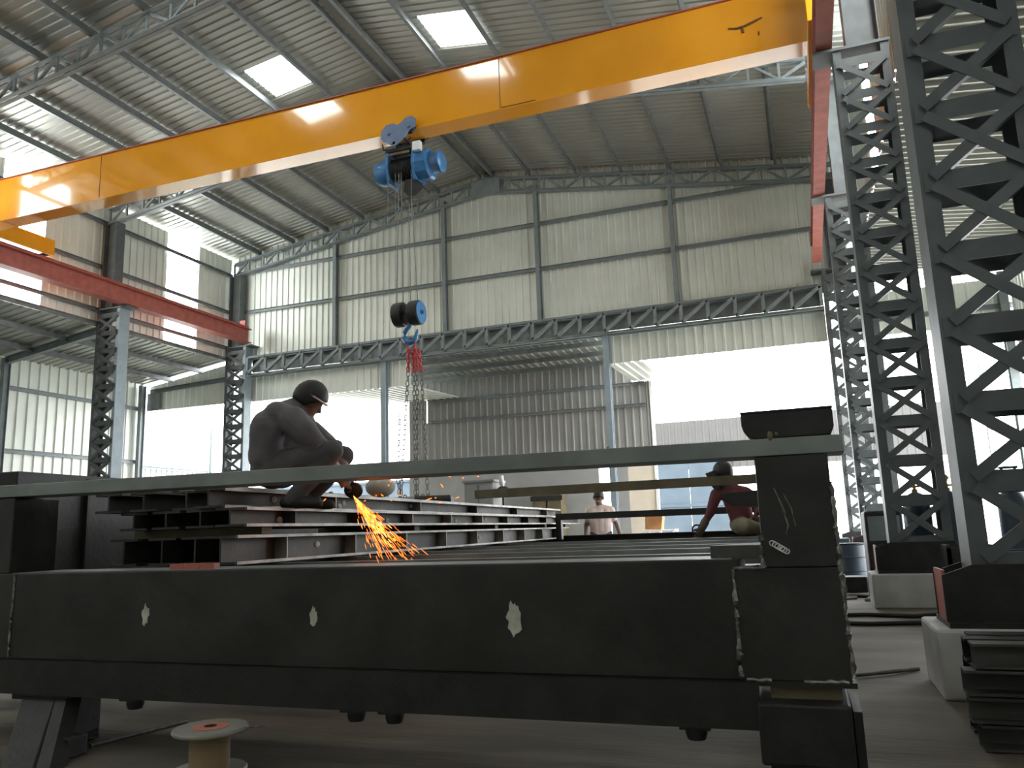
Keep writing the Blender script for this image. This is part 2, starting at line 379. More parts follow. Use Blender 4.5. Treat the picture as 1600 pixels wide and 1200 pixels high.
for y, w in ((18.5, 'further'), (13.3, 'nearer')):
    pass
for f, w in ((.33, 'lower'), (.68, 'upper')):
    x = XO + (XL - XO) * f
    t = thing('roof_purlin', '%s purlin under the low left aisle roof' % w, 'purlin', (x, Y0, lw(x) - .12), 'left aisle purlins')
    mb = MB(); zsec(mb, (x, Y0 + .1, lw(x) - .12), (x, G + .1, lw(x) - .12), .16); mb.build('purlin_section', 'purlin', t)
# posts of the gable and of the low walls
for x, w in ((-13.5, 'first'), (-9.66, 'second'), (-6.68, 'third'), (-2.78, 'fourth')):
    t = thing('gable_post', 'upright steel post on the pale gable sheeting, %s from the left' % w, 'post', (x, G, 6.9), 'gable posts')
    mb = MB(); mb.ibeam((x, G + .04, 6.86), (x, G + .04, rz(x) - .5), .16, .12, .012, .01, (0, 1, 0)); mb.build('post_section', 'steelpaint', t)
for y, w in ((15.9, 'beside the left lattice column'), (10.7, 'at the picture edge'), (20.9, 'in the far left corner')):
    t = thing('aisle_post', 'dark post of the low outer left wall %s' % w, 'post', (XO + .2, y, 0), 'left aisle posts')
    mb = MB(); mb.ibeam((XO + .2, y, 0), (XO + .2, y, 6.35), .2, .14, .014, .012, (0, 1, 0)); mb.build('post_section', 'steelpaint', t)
    if y < 20:
        t = thing('aisle_rafter', 'sloping rafter under the left aisle roof, its post %s' % w, 'rafter', (XO + .2, y, 6.3), 'left aisle rafters')
        mb = MB(); mb.ibeam((XO + .2, y, 6.28), (XL + .2, y, 6.77), .2, .14, .014, .012); mb.build('rafter_section', 'steelpaint', t)
t = thing('edge_beam', 'long slim beam over the left aisle end opening', 'beam', (XO, G, 6.15))
mb = MB(); mb.channel((XO + .3, G, 6.15), (XL + .2, G, 6.3), .14, .08, .012); mb.build('beam_section', 'purlin', t)
mb = MB(); mb.box((XO + .22, G - .0, 5.5), (XO + .75, G + .09, 6.1)); tag(mb.build('gusset_plate', 'purlin'), 'dark square plate in the far left corner under the aisle roof', 'plate')
for x, w in ((-11.72, 'slim pale blue post dividing the left opening, behind the crouching man'), (-4.8, 'pale blue post with a bright edge at the left side of the right opening')):
    t = thing('opening_post', w, 'post', (x, G, 0))
    mb = MB(); mb.ibeam((x, G, 0), (x, G, 6.25), .2, .16, .016, .012, (0, 1, 0)); mb.build('post_section', 'palepaint', t)
    mb = MB(); mb.box((x - .16, G - .16, 0), (x + .16, G + .16, .03)); mb.build('base_plate', 'palepaint', t)
t = thing('corner_post', 'dark steel post in the far corner of the right aisle', 'post', (4.8, G, 0))
mb = MB(); mb.ibeam((4.8, G, 0), (4.8, G, 6.7), .24, .18, .016, .012, (0, 1, 0)); mb.build('post_section', 'steelpaint', t)
for y, w in ((18.0, 'far'), (14.6, 'near')):
    pass

# ------------------------------------------------------------------ lattice columns
def column(x0, x1, y, ztop, label, group, left=False, zb=.42):
    """laced twin channel column; x0..x1 outer faces"""
    t = thing('lattice_column', label, 'column', ((x0 + x1) / 2, y, zb), group)
    GL = .09 if left else .17; d = .34; cw = .105; mt = 'columnpaint'
    for s, xc in ((1, x0 + cw / 2), (-1, x1 - cw / 2)):
        mb = MB(); mb.channel((xc, y, zb + .02), (xc, y, ztop), d, cw, .014, (0, 1, 0), flip=-s); mb.build('chord', mt if not (left and s < 0) else 'palepaint', t)
    mb = MB(); mb.box((x0 - GL, y - .27, zb), (x1 + .09, y + .27, zb + .03)); mb.build('base_plate', 'black', t)
    for s in (-1, 1):
        mb = MB(); yy = y + s * (d / 2 + .006)
        mb.prism([(x0 - GL, yy, zb + .03), (x1 + .09, yy, zb + .03), (x1 + .09, yy, zb + .2), (x1, yy, zb + .36), (x0, yy, zb + .36), (x0 - GL, yy, zb + .3)], (0, s, 0), .014); mb.build('base_gusset', 'black', t)
    mb = MB(); mb.box((x0 - GL + .005, y - .17, zb + .03), (x0 - GL + .02, y + .17, zb + .33)); mb.build('base_stiffener', 'redoxide', t)
    pitch = .484; z = zb + .30; first = None
    off = 0
    while z < ztop - .1:
        for s in (-1, 1):
            yy = y + s * (d / 2 + .004)
            if first is None or s not in first:
                first = first or {}
                mb = MB(); mb.box((x0 + .02, yy - .004, z), (x1 - .02, yy + .004, z + .13)); bt = mb.build('batten', mt, t)
                mb = MB(); zz0, zz1 = z + .09, z + pitch + .03
                if s > 0: first[s] = (bt,); z_first = z; continue
                mb.angle((x0 + .07, yy, zz0), (x1 - .07, yy, zz1), .075, .008, (0, 1, 0)); a1 = mb.build('lacing_bar', mt, t)
                mb = MB(); mb.angle((x1 - .07, yy + s * .008, zz0), (x0 + .07, yy + s * .008, zz1), .075, .008, (0, 1, 0)); a2 = mb.build('lacing_bar', mt, t)
                first[s] = (bt, a1, a2); z_first = z
            else:
                for q in first[s] if z + pitch + .05 < ztop else first[s][:1]: partcopy(q, t, (0, 0, z - z_first))
        z += pitch
    mb = MB(); mb.box((x0 - .25 if not left else x0 - .02, y - .2, ztop), (x1 + .02 if not left else x1 + .25, y + .2, ztop + .04)); mb.build('cap_plate', mt, t)
    # roof leg above the crane girder
    xs = (x1 - .3) if not left else (x0 + .28)
    mb = MB(); mb.ibeam((xs, y, ztop + .04), (xs, y, rz(xs) - .78), .42, .3, .016, .012, (1, 0, 0)); mb.build('roof_leg', mt, t)
    return t
cr = [(5.7, 'dark lattice column nearest the camera at the right picture edge'), (10.9, 'second lattice column of the right row, between the nearest one and the slim far ones'), (16.1, 'third lattice column of the right row, partly behind the second'), (G, 'slim farthest lattice column of the right row, at the gable end')]
for y, l in cr:
    column(.89, 1.58, y if y < G else G - .08, 7.25, l, 'right row of lattice columns', zb=.40)
    t = thing('concrete_pedestal', 'white plastered pedestal under the ' + {5.7: 'nearest right lattice column', 10.9: 'second right lattice column', 16.1: 'third right lattice column', G: 'farthest right lattice column'}[y], 'pedestal', (1.2, y, 0), 'column pedestals')
    mb = MB(); mb.box((.64, y - .3, 0), (1.8, y + .4, .40)); mb.build('plinth_block', 'pedestal', t, bevel=.02)
for y, l in ((15.9, 'left lattice column with a pale blue inner chord, standing in mid wall'), (G, 'far left lattice column at the gable corner')):
    column(-17.48, -16.68, y if y < G else G - .08, 7.25, l, 'left row of lattice columns', True, .42)
    t = thing('concrete_pedestal', 'plastered pedestal under the ' + ('left mid wall lattice column' if y < 20 else 'far left corner lattice column'), 'pedestal', (-17.1, y, 0), 'column pedestals')
    mb = MB(); mb.box((-17.75, y - .4, 0), (-16.4, y + .4, .42)); mb.build('plinth_block', 'pedestal', t, bevel=.02)

# ------------------------------------------------------------------ trusses
def lattice(t, top, bot, n, cs, ws, mt, diag='N', yoff=0, plate=False):
    """top/bot: functions 0..1 -> point; builds the web members as parts of t"""
    for i in range(n + 1):
        f = i / n; a, b = V(bot(f)), V(top(f))
        mb = MB(); mb.angle(a, b, ws, ws * .2, (0, 1, 0)); mb.build('web_upright', mt, t)
        if i < n:
            g = (i + 1) / n
            mb = MB()
            if diag == 'N' or i % 2 == 0: mb.angle(V(bot(f)), V(top(g)), ws, ws * .2, (0, 1, 0))
            else: mb.angle(V(top(f)), V(bot(g)), ws, ws * .2, (0, 1, 0))
            mb.build('web_diagonal', mt, t)
def roof_truss(y, label):
    t = thing('roof_truss', label, 'truss', (RX, y, rz(RX) - .7), 'roof trusses')
    lo, d = -.30, .42
    pl = lambda f: V((-17.4 + (RX + 17.4) * f, y, rz(-17.4 + (RX + 17.4) * f) + lo)); pr = lambda f: V((RX + (1.5 - RX) * f, y, rz(RX + (1.5 - RX) * f) + lo))
    dn = V((0, 0, -d))
    for p in (pl, pr):
        for yy in (-.06, .06):
            o = V((0, yy, 0))
            mb = MB(); mb.angle(p(0) + o, p(1) + o, .09, .012); mb.build('top_chord', 'steelpaint', t)
            mb = MB(); mb.angle(p(0) + dn + o, p(1) + dn + o, .09, .012); mb.build('bottom_chord', 'steelpaint', t)
        lattice(t, p, lambda f, p=p: p(f) + dn, 16, .09, .05, 'steelpaint', 'W')
    for f in range(1, 16, 2): pass
    mb = MB(); mb.prism([(RX - .45, y - .08, rz(RX) - .36), (RX + .45, y - .08, rz(RX) - .36), (RX + .45, y - .08, rz(RX) - .84), (RX - .45, y - .08, rz(RX) - .84)], (0, -1, 0), .012); mb.build('ridge_gusset', 'steelpaint', t)
    return t
roof_truss(10.7, 'nearest roof truss crossing the top left corner of the picture')
roof_truss(15.9, 'middle roof truss above and behind the yellow crane girder')
roof_truss(G - .02, 'far roof truss along the top of the gable wall')
# lattice girder over the openings
t = thing('lattice_girder', 'long grey lattice girder across the gable above the bright openings', 'girder', (-8, G - .1, 6.3))
for yy in (G - .22, G + .02):
    for z, h in ((6.88, .09), (6.30, .09)):
        mb = MB(); mb.angle((-16.66, yy, z), (.87, yy, z), h, .012); mb.build('top_chord' if z > 6.5 else 'bottom_chord', 'steelpaint', t)
lattice(t, lambda f: V((-16.6 + 17.42 * f, G - .24, 6.85)), lambda f: V((-16.6 + 17.42 * f, G - .24, 6.33)), 25, .09, .085, 'steelpaint')
mb = MB(); mb.box((-16.66, G + .08, 6.42), (.87, G + .1, 6.92)); mb.build('backing_plate', 'purlin', t)

# ------------------------------------------------------------------ gantry girders, crane, hoist
def gantry(x, label, y1, w=.3):
    t = thing('gantry_girder', label, 'girder', (x, Y0, 7.3), 'red gantry girders')
    mb = MB(); mb.ibeam((x, Y0 + .2, 7.53), (x, y1, 7.53), .46, w, .02, .014); mb.build('girder_section', 'redoxide', t)
    mb = MB(); mb.extrude([(-.035, 0), (.035, 0), (.035, .02), (.015, .03), (.015, .07), (.03, .08), (.03, .1), (-.03, .1), (-.03, .08), (-.015, .07), (-.015, .03), (-.035, .02)], (x, Y0 + .2, 7.76), (x, y1, 7.76)); mb.build('crane_rail', 'redoxide', t)
    mb = MB(); mb.box((x - .1, y1 - .3, 7.76), (x + .1, y1 - .27, 8.0)); mb.prism([(x, y1 - .27, 7.76), (x, y1 - .02, 7.76), (x, y1 - .27, 7.98)], (1, 0, 0), .02); mb.build('end_stop', 'redoxide', t)
gantry(-16.52, 'red oxide gantry girder carrying the crane along the left wall', 20.75)
gantry(.785, 'red oxide gantry girder seen end-on along the right columns', 20.3, .21)

GY0, GY1, GZ0, GZ1 = 12.08, 12.46, 8.30, 9.34
t = thing('crane_bridge', 'yellow box girder of the overhead travelling crane spanning the hall', 'crane', (-7.9, 12.27, 8.3))
mb = MB(); mb.box((-16.95, GY0 + .02, GZ0 + .02), (.70, GY1 - .02, GZ1 - .02)); mb.build('box_girder', 'yellow', t)
mb = MB(); mb.box((-16.98, GY0 - .02, GZ1 - .02), (.72, GY1 + .02, GZ1)); mb.build('top_flange', 'redoxide', t)
mb = MB(); mb.box((-16.98, GY0 - .015, GZ0), (.72, GY1 + .015, GZ0 + .02)); mb.build('bottom_flange', 'yellow', t)
for x, w in ((-16.52, 0), (.785, 1)):
    mb = MB(); mb.box((x - .15, 10.9, 7.90), (x + .1, 13.45, 8.30)); e = mb.build('end_carriage', 'yellow', t, bevel=.01)
    for y in (11.1, 13.25):
        mb = MB(); mb.lathe([(.13, -.05), (.15, -.05), (.15, -.03), (.13, -.03), (.13, .03), (.15, .03), (.15, .05), (.13, .05)], (x, y, 8.015), (1, 0, 0)); mb.build('wheel', 'black', e)
for x in (-4.4, -13.6): 
    mb = MB(); mb.tube([(x, GY0 + .018, GZ0 + .03), (x, GY0 + .018, GZ1 - .03)], .006, 6); mb.build('splice_seam', 'mark', t)
mb = MB(); mb.tube([(-4.38, GY0 + .016, GZ0 + .05), (-3.75, GY0 + .016, GZ0 + .05)], .008, 6); mb.build('splice_seam', 'mark', t)
# dark scribble near the right end
mb = MB(); fy = GY0 + .008
pts = [(-.42, 8.83), (-.3, 8.80), (-.17, 8.81), (-.03, 8.85), (.1, 8.89)]
pts = [(-.47 + (x + .42) * 1.0, fy, z) for x, z in pts]
mb.tube(pts, [.012, .016, .02, .018, .012], 6); mb.tube([(-.26, fy, 8.80), (-.25, fy, 8.70)], [.018, .02], 6); mb.tube([(-.02, fy, 8.66), (-.02, fy, 8.60)], .012, 6)
mb.build('dark_mark', 'mark', t)

hx = -6.34; hy = 12.27; DZ = -.10
SHIFT[0] = V((0, 0, DZ))
t = thing('electric_hoist', 'blue electric wire rope hoist under the yellow crane girder', 'hoist', (hx, hy, 7.7))
# trolley side plates (ride on the bottom flange)
for s, yy in ((-1, GY0 - .10), (1, GY1 + .08)):
    poly = [(hx - .36, yy, 8.28), (hx - .36, yy, 8.44), (hx - .26, yy, 8.54), (hx - .12, yy, 8.55), (hx - .02, yy, 8.50), (hx + .06, yy, 8.54), (hx + .14, yy, 8.61), (hx + .26, yy, 8.62), (hx + .34, yy, 8.55), (hx + .34, yy, 8.42), (hx + .2, yy, 8.34), (hx + .08, yy, 8.18), (hx - .08, yy, 8.10), (hx - .22, yy, 8.16)]
    mb = MB(); mb.prism(poly, (0, 1, 0), .025); p = mb.build('trolley_plate', 'greyblue', t)
    for dx, z in ((-.2, 8.4), (.2, 8.46)):
        mb = MB(); mb.lathe([(.1, 0), (.11, .02), (.11, .06), (.1, .07)], (hx + dx, yy + (.025 if s < 0 else -.07), z - .04), (0, 1, 0), 18); mb.build('trolley_wheel', 'black', p)
        mb = MB(); mb.lathe([(.03, 0), (.03, .03)], (hx + dx, yy - .03, z - .04), (0, 1, 0), 8); mb.build('axle_nut', 'greyblue', p)
mb = MB(); mb.tube([(hx - .1, GY0 - .1, 8.16), (hx - .1, GY1 + .1, 8.16)], .03); mb.tube([(hx + .12, GY0 - .1, 8.2), (hx + .12, GY1 + .1, 8.2)], .03)
mb.box((hx - .3, GY0 - .05, 8.02), (hx + .3, GY1 + .05, 8.08)); mb.build('suspension_frame', 'black', t)
for x in (hx - .3, hx + .22):
    mb = MB(); mb.prism([(x, hy - .22, 8.08), (x, hy + .22, 8.08), (x, hy + .26, 7.75), (x, hy + .18, 7.45), (x, hy - .18, 7.45), (x, hy - .26, 7.75)], (1, 0, 0), .05); mb.build('end_shield', 'hoistblue', t)
dz = 7.74
mb = MB(); prof = [(.2, -.28)]
for i in range(14): prof += [(.225, -.27 + i * .035), (.205, -.255 + i * .035)]
prof += [(.2, .24)]
mb.lathe(prof, (hx, hy, dz), (1, 0, 0), 28); mb.build('rope_drum', 'black', t)
mb = MB(); mb.box((hx - .22, hy - .27, 7.93), (hx + .2, hy - .24, 7.98)); mb.build('tie_bar', 'rusty', t)
mb = MB(); mb.lathe([(.24, 0), (.25, -.03), (.24, -.16), (.2, -.27), (.1, -.31)], (hx - .3, hy, dz), (1, 0, 0), 24); mb.build('gearbox_cover', 'hoistblue', t)
mb = MB(); mb.lathe([(.28, .27), (.29, .3), (.29, .5), (.25, .54)], (hx, hy, dz + .02), (1, 0, 0), 10); mb.build('motor_housing', 'hoistblue', t, smooth=False)
mb = MB(); mb.lathe([(.19, .54), (.19, .66), (.2, .67), (.2, .72), (.14, .75), (.05, .755)], (hx, hy, dz + .03), (1, 0, 0), 20); m_ = mb.build('motor', 'hoistblue', t)
mb = MB()
for k in range(6): mb.torus((hx + .56 + k * .018, hy, dz + .03), (1, 0, 0), .193, .004, n=20, m=4)
mb.build('cooling_fins', 'greyblue', m_)
mb = MB(); mb.box((hx + .3, hy - .36, dz + .16), (hx + .46, hy - .26, dz + .33)); mb.build('control_box', 'lampwhite', t, bevel=.01)
mb = MB(); mb.prism([(hx + .02, hy - .1, 7.5), (hx + .25, hy - .1, 7.5), (hx + .38, hy - .1, 7.28), (hx + .22, hy - .1, 7.16), (hx + .06, hy - .1, 7.2), (hx - .02, hy - .1, 7.3)], (0, 1, 0), .22); mb.build('rope_guide', 'black', t, bevel=.01)
for a in ((hx - .16, 5.22, -.22), (hx - .01, 5.22, -.09), (hx + .06, 5.22, .06), (hx + .19, 5.22, .2)):
    mb = MB(); mb.tube([(a[0] * .3 + (hx) * .7, hy - .2 if a[2] < 0 else hy + .05, 7.6), (hx + a[2], hy, 5.15)], .009, 6); mb.build('wire_rope', 'rope', t)
for dx, z in ((-.27, 6.6), (-.12, 6.5), (.2, 6.55)):
    mb = MB(); mb.tube([(hx + dx, hy - .2, 7.6), (hx + dx, hy - .22, z)], .006, 6); mb.build('loose_cable', 'rope', t)
mb = MB()
mb.tube([(hx - .36, GY0 - .05, 8.2), (hx - .3, GY0 - .12, 8.05), (hx - .1, GY0 - .14, 7.99), (hx + .12, GY0 - .12, 8.06), (hx + .25, GY0 - .1, 8.2)], .014, 6); mb.build('trailing_cable', 'black', t)
# hook block
t = thing('hook_block', 'blue and black hook block hanging on wire ropes from the hoist', 'hook block', (hx, hy, 4.8))
for s, x, mt in ((-1, hx - .25, 'black'), (1, hx + .06, 'hoistblue')):
    mb = MB(); mb.lathe([(.17, 0), (.215, .01), (.225, .05), (.225, .16), (.215, .19), (.17, .2)], (x, hy, 5.0), (1, 0, 0), 14); c = mb.build('sheave_guard', 'black', t)
    if s > 0:
        mb = MB(); mb.lathe([(.2, 0), (.2, .012), (.05, .014), (.05, .03), (.02, .03)], (x + .2, hy, 5.0), (1, 0, 0), 14); mb.build('side_cover', 'hoistblue', c)
mb = MB(); mb.box((hx - .1, hy - .1, 4.82), (hx + .12, hy + .1, 4.98)); mb.tube([(hx - .3, hy, 5.0), (hx + .3, hy, 5.0)], .035, 10); mb.build('crosshead', 'black', t)
mb = MB(); hp = [(0, 4.86), (0, 4.8), (-.02, 4.76), (-.075, 4.72), (-.115, 4.66), (-.12, 4.58), (-.085, 4.51), (-.02, 4.475), (.05, 4.49), (.10, 4.55), (.12, 4.63), (.135, 4.70)]
mb.tube([(hx + .05 + a, hy, b) for a, b in hp], [.035, .035, .035, .04, .045, .05, .052, .052, .05, .042, .03, .012], 10); mb.build('hook', 'hoistblue', t)
# chain sling
t = thing('chain_sling', 'four-leg chain sling, red at the top, hanging from the crane hook', 'chain', (hx + .05, hy, 4.5))
mb = MB(); mb.torus((hx + .07, hy, 4.40), (0, 1, .1), .07, .018, ((0, 0, 1), .05), 16, 8); mb.build('master_ring', 'chainred', t)
def chain(mb, pts, pitch=.075, R=.022, r=.008):
    L = 0
    for a, b in zip(pts, pts[1:]):
        a, b = V(a), V(b); n = max(1, int((b - a).length / pitch)); d = (b - a).normalized()
        for k in range(n):
            ax = d.cross(V((0, 1, 0)) if k % 2 else V((1, .2, 0))).normalized()
            mb.torus(a + (b - a) * ((k + .5) / n), ax, R, r, (d, .02), 8, 5)
legs = [((-.02, -.03), (-.16, -.1)), ((.04, .02), (.07, .0)), ((.1, -.02), (.14, -.06)), ((.14, .03), (.26, .1))]
for (a, b), (c, d_) in legs:
    top = V((hx + .04 + a, hy + b, 4.33)); mid = V((hx + .04 + a * 1.4, hy + b, 3.95)); bot = V((hx + .04 + c, hy + d_, 1.72))
    mb = MB(); chain(mb, [top, mid], .07, .03, .012); mb.tube([top, mid], .012, 6); o = mb.build('red_shackle_leg', 'chainred', t)
    mb = MB(); chain(mb, [mid, bot], .085, .027, .0095); mb.build('chain_leg', 'chain', t)
mb = MB(); chain(mb, [(hx - .12, hy - .1, 3.2), (hx - .17, hy - .1, 2.1), (hx - .13, hy - .1, 1.72)], .085, .027, .0095); mb.build('chain_leg', 'chain', t)


SHIFT[0] = V((0, 0, 0))

# ------------------------------------------------------------------ big welded frame in the foreground
FY = 3.40
def lumpy(mb, p0, p1, r, step=.02):
    p0, p1 = V(p0), V(p1); n = max(3, int((p1 - p0).length / step)); pts = []; rs = []
    for i in range(n + 1):
        pts.append(p0 + (p1 - p0) * (i / n) + V((random.uniform(-.003, .003), 0, random.uniform(-.003, .003)))); rs.append(r * random.uniform(.55, 1.25))
    mb.tube(pts, rs, 7)
def blob(mb, c, rx, rz_, n=22, t=.003):
    pts = []
    for k in range(n):
        a = 2 * math.pi * k / n; q = random.uniform(.72, 1.2)
        pts.append(V(c) + V((math.cos(a) * rx * q, 0, math.sin(a) * rz_ * q)))
    mb.prism(pts, (0, -1, 0), t)
fr = thing('deck_frame', 'huge dark welded steel frame filling the foreground', 'steel frame', (-2.1, 7.5, .25))
mb = MB(); mb.box((-4.62, FY, .44), (-.28, FY + .34, .905)); mb.build('front_beam', 'frame', fr, bevel=.006)
mb = MB(); mb.extrude([(-.2, .265), (.2, .265), (.2, .44), (-.2, .44), (-.2, .43), (.185, .43), (.185, .275), (-.2, .275)][::-1], (-4.75, FY + .16, 0), (-.24, FY + .16, 0))
mb.box((-4.75, FY - .03, .265), (-.24, FY - .02, .44)); mb.build('base_channel', 'black', fr)
mb = MB(); mb.box((-4.30, FY + .004, .9055), (-.31, FY + .335, .909)); mb.build('lit_top_face', 'flat', fr)  # thin lighter sheet: light on the beam's top put into its colour
mb = MB(); mb.box((-.31, FY - .015, .445), (.10, FY + .38, .87)); mb.build('end_plate', 'frame', fr, bevel=.004)
mb = MB(); mb.box((-.185, FY - .005, .87), (.095, FY + .33, 1.312)); post = mb.build('upright_post', 'frame', fr, bevel=.006)
mb = MB(); mb.box((-4.75, FY + .0, .905), (-4.32, FY + .3, 1.335)); mb.build('upright_post', 'frame', fr, bevel=.006)
mb = MB(); mb.box((-.31, FY - .02, .425), (.115, FY + .38, .445)); mb.build('foot_plate', 'black', fr)
# welds
for a, b, r in (((-.30, FY - .016, .87), (-.305, FY - .016, .46), .011), ((-.285, FY - .02, .447), (-.19, FY - .02, .447), .008), ((-.07, FY - .02, .447), (.09, FY - .02, .447), .008),
                ((.10, FY - .012, .88), (.105, FY - .012, .46), .011), ((-.187, FY - .006, 1.0), (-.187, FY - .006, .87), .012), ((.097, FY - .006, 1.2), (.097, FY - .006, .88), .01), ((-.3, FY - .015, .872), (-.19, FY - .015, .872), .009), ((-4.27, FY - .002, .90), (-4.275, FY - .002, .45), .008)):
    mb = MB(); lumpy(mb, a, b, r); mb.build('weld_bead', 'weld', fr)
for x, z, a, b in ((-3.31, .68, .022, .055), (-2.28, .67, .020, .05), (-1.25, .675, .034, .075), (-4.45, .72, .03, .07)):
    mb = MB(); blob(mb, (x, FY - .001, z), a, b); tag(mb.build('paint_patch', 'chalk', fr), 'white paint patch', None)
# bright scratch arcs on the post
mb = MB()
mb.tube([(-.12, FY - .008, 1.185), (-.10, FY - .009, 1.13), (-.085, FY - .009, 1.08), (-.078, FY - .009, 1.03), (-.088, FY - .008, 1.0)], [.002, .004, .006, .005, .002], 6)
mb.tube([(-.085, FY - .008, 1.16), (-.06, FY - .008, 1.10), (-.05, FY - .008, 1.03)], [.001, .003, .001], 5)
mb.build('ground_scratch', 'weld', post)
mb = MB()
for k in range(5):
    mb.torus((-.135 + .009 * k, FY - .012, .962 - .006 * k), (random.uniform(-.5, .5), 1, random.uniform(-.5, .5)), random.uniform(.008, .016), .0028, ((1, 0, -.5), .008), 12, 5)
mb.build('wire_tuft', 'lampwhite', post)
# lugs below
for x in (-3.38, -2.06, -1.86, -.5):
    mb = MB(); mb.box((x - .06, FY - .02, .250), (x + .06, FY + .09, .266)); mb.lathe([(.042, 0), (.044, -.02), (.036, -.045)], (x, FY + .03, .252), (0, 0, 1), 10); mb.build('bolt_lug', 'black', fr)
# side members, deck bars and far cross beam
mb = MB(); mb.ibeam((-3.45, FY + .34, .67), (-3.95, 12.0, .67), .46, .3, .02, .016); mb.build('side_beam', 'black', fr)
mb = MB(); mb.ibeam((-.05, FY + .38, .67), (-.05, 12.0, .67), .46, .26, .02, .016); mb.build('side_beam', 'black', fr)
for y in (4.35, 5.35, 6.35, 7.6, 9.3):
    mb = MB(); mb.angle((-3.7, y, .85), (-.05, y, .85), .1, .012, (0, 0, -1)); mb.build('deck_bar', 'flat', fr)
mb = MB(); mb.ibeam((-4.4, 12.05, .70), (.1, 12.05, .70), .5, .28, .02, .016); mb.build('far_beam', 'black', fr)
for y, z1 in ((7.2, 1.36), (10.9, 1.18)):
    mb = MB(); mb.box((-.16, y, .88), (.08, y + .26, z1)); mb.build('upright_post', 'frame', fr)
mb = MB(); mb.prism([(-.19, FY + .02, .905), (-.19, FY + .46, .905), (-.24, FY + .46, .905), (-.40, FY + .16, .905), (-.40, FY + .1, .905)], (0, 0, 1), .055); mb.build('corner_gusset', 'beam', fr)
# legs under the frame
t = thing('trestle', 'dark steel trestle block under the right end of the big frame', 'trestle', (-.07, FY + .1, 0))
mb = MB(); mb.box((-.22, FY - .03, 0), (.12, FY + .26, .15)); mb.build('leg', 'black', t, bevel=.004)
mb = MB(); mb.box((-.25, FY - .08, .15), (.085, FY + .3, .375)); mb.build('head_block', 'black', t, bevel=.012)
mb = MB(); mb.box((.09, FY - .05, .15), (.12, FY + .3, .35)); mb.build('cheek_plate', 'black', t)
mb = MB(); mb.box((-.2, FY + .02, .375), (.06, FY + .3, .425)); mb.build('packing_shim', 'rusty', t)
t = thing('trestle', 'dark steel trestle block under the left end of the big frame', 'trestle', (-3.6, 3.3, 0))
mb = MB(); mb.bar((-3.63, 3.0, .0), (-4.0, 3.50, .25), .24, .07, (1, 0, 0)) if False else mb.prism([(-4.14, 3.40, .262), (-3.90, 3.40, .262), (-3.57, 3.0, 0), (-3.77, 3.0, 0)], (0, 1, 0), .12); mb.build('leg', 'black', t, bevel=.004)
mb = MB(); mb.prism([(-3.895, 3.40, .262), (-3.82, 3.40, .262), (-3.48, 3.02, 0), (-3.565, 3.02, 0)], (0, 1, 0), .1); mb.build('cheek_plate', 'black', t)
mb = MB(); mb.box((-4.2, 3.38, .235), (-3.8, 3.72, .262)); mb.box((-4.12, 3.5, 0), (-3.9, 3.7, .235)); mb.build('rear_leg', 'black', t)
for x in (-3.95, -.05):
    t = thing('trestle', 'steel trestle under the far %s corner of the big frame' % ('left' if x < -1 else 'right'), 'trestle', (x, 11.6, 0))
    mb = MB(); mb.ibeam((x, 11.7, .02), (x, 11.7, .44), .2, .2, .014, .012, (0, 1, 0)); mb.build('leg', 'black', t)
    mb = MB(); mb.box((x - .15, 11.55, 0), (x + .15, 11.85, .02)); mb.build('base_plate', 'black', t)

# long flat bar across the top, with an offcut on its right end
mb = MB(); mb.bar((-4.75, FY + .09, 1.378), (.155, FY + .09, 1.347), .2, .07, (0, 0, 1)); tag(mb.build('steel_bar', 'flat', None, bevel=.003), 'long grey steel bar lying level across the whole foreground on the frame posts', 'steel bar')
t = thing('channel_offcut', 'dark rounded channel offcut lying on the right end of the long grey bar', 'steel offcut', (-.05, FY + .1, 1.385))
mb = MB(); pr_ = [(-.225, .108), (-.225, .06), (-.218, .035), (-.2, .012), (-.17, 0), (.115, 0), (.13, .035), (.13, .108)]
mb.prism([(-.0 + x, FY + .0, 1.384 + z) for x, z in pr_], (0, 1, 0), .2); mb.build('offcut_body', 'black', t, bevel=.006)
mb = MB(); mb.box((-.226, FY - .002, 1.4925), (.131, FY + .202, 1.50)); mb.build('top_flange', 'black', t)
mb = MB(); mb.ell((-.115, FY - .004, 1.392), (.012, .012, .022), 8, 6); mb.ell((-.09, FY - .004, 1.40), (.007, .01, .008), 8, 6); mb.build('weld_blob', 'rusty', t)

# red spacer bars on the front beam
for i, x in enumerate((-3.13, -3.03, -2.93)):
    mb = MB(); mb.box((x - .045, FY + .01, .906), (x + .04, FY + .055, .938)); tag(mb.build('red_spacer', 'redoxide'), 'small red spacer block on the front beam, %s of three from the left' % ('first', 'second', 'third')[i], 'spacer', 'red spacers on the front beam')

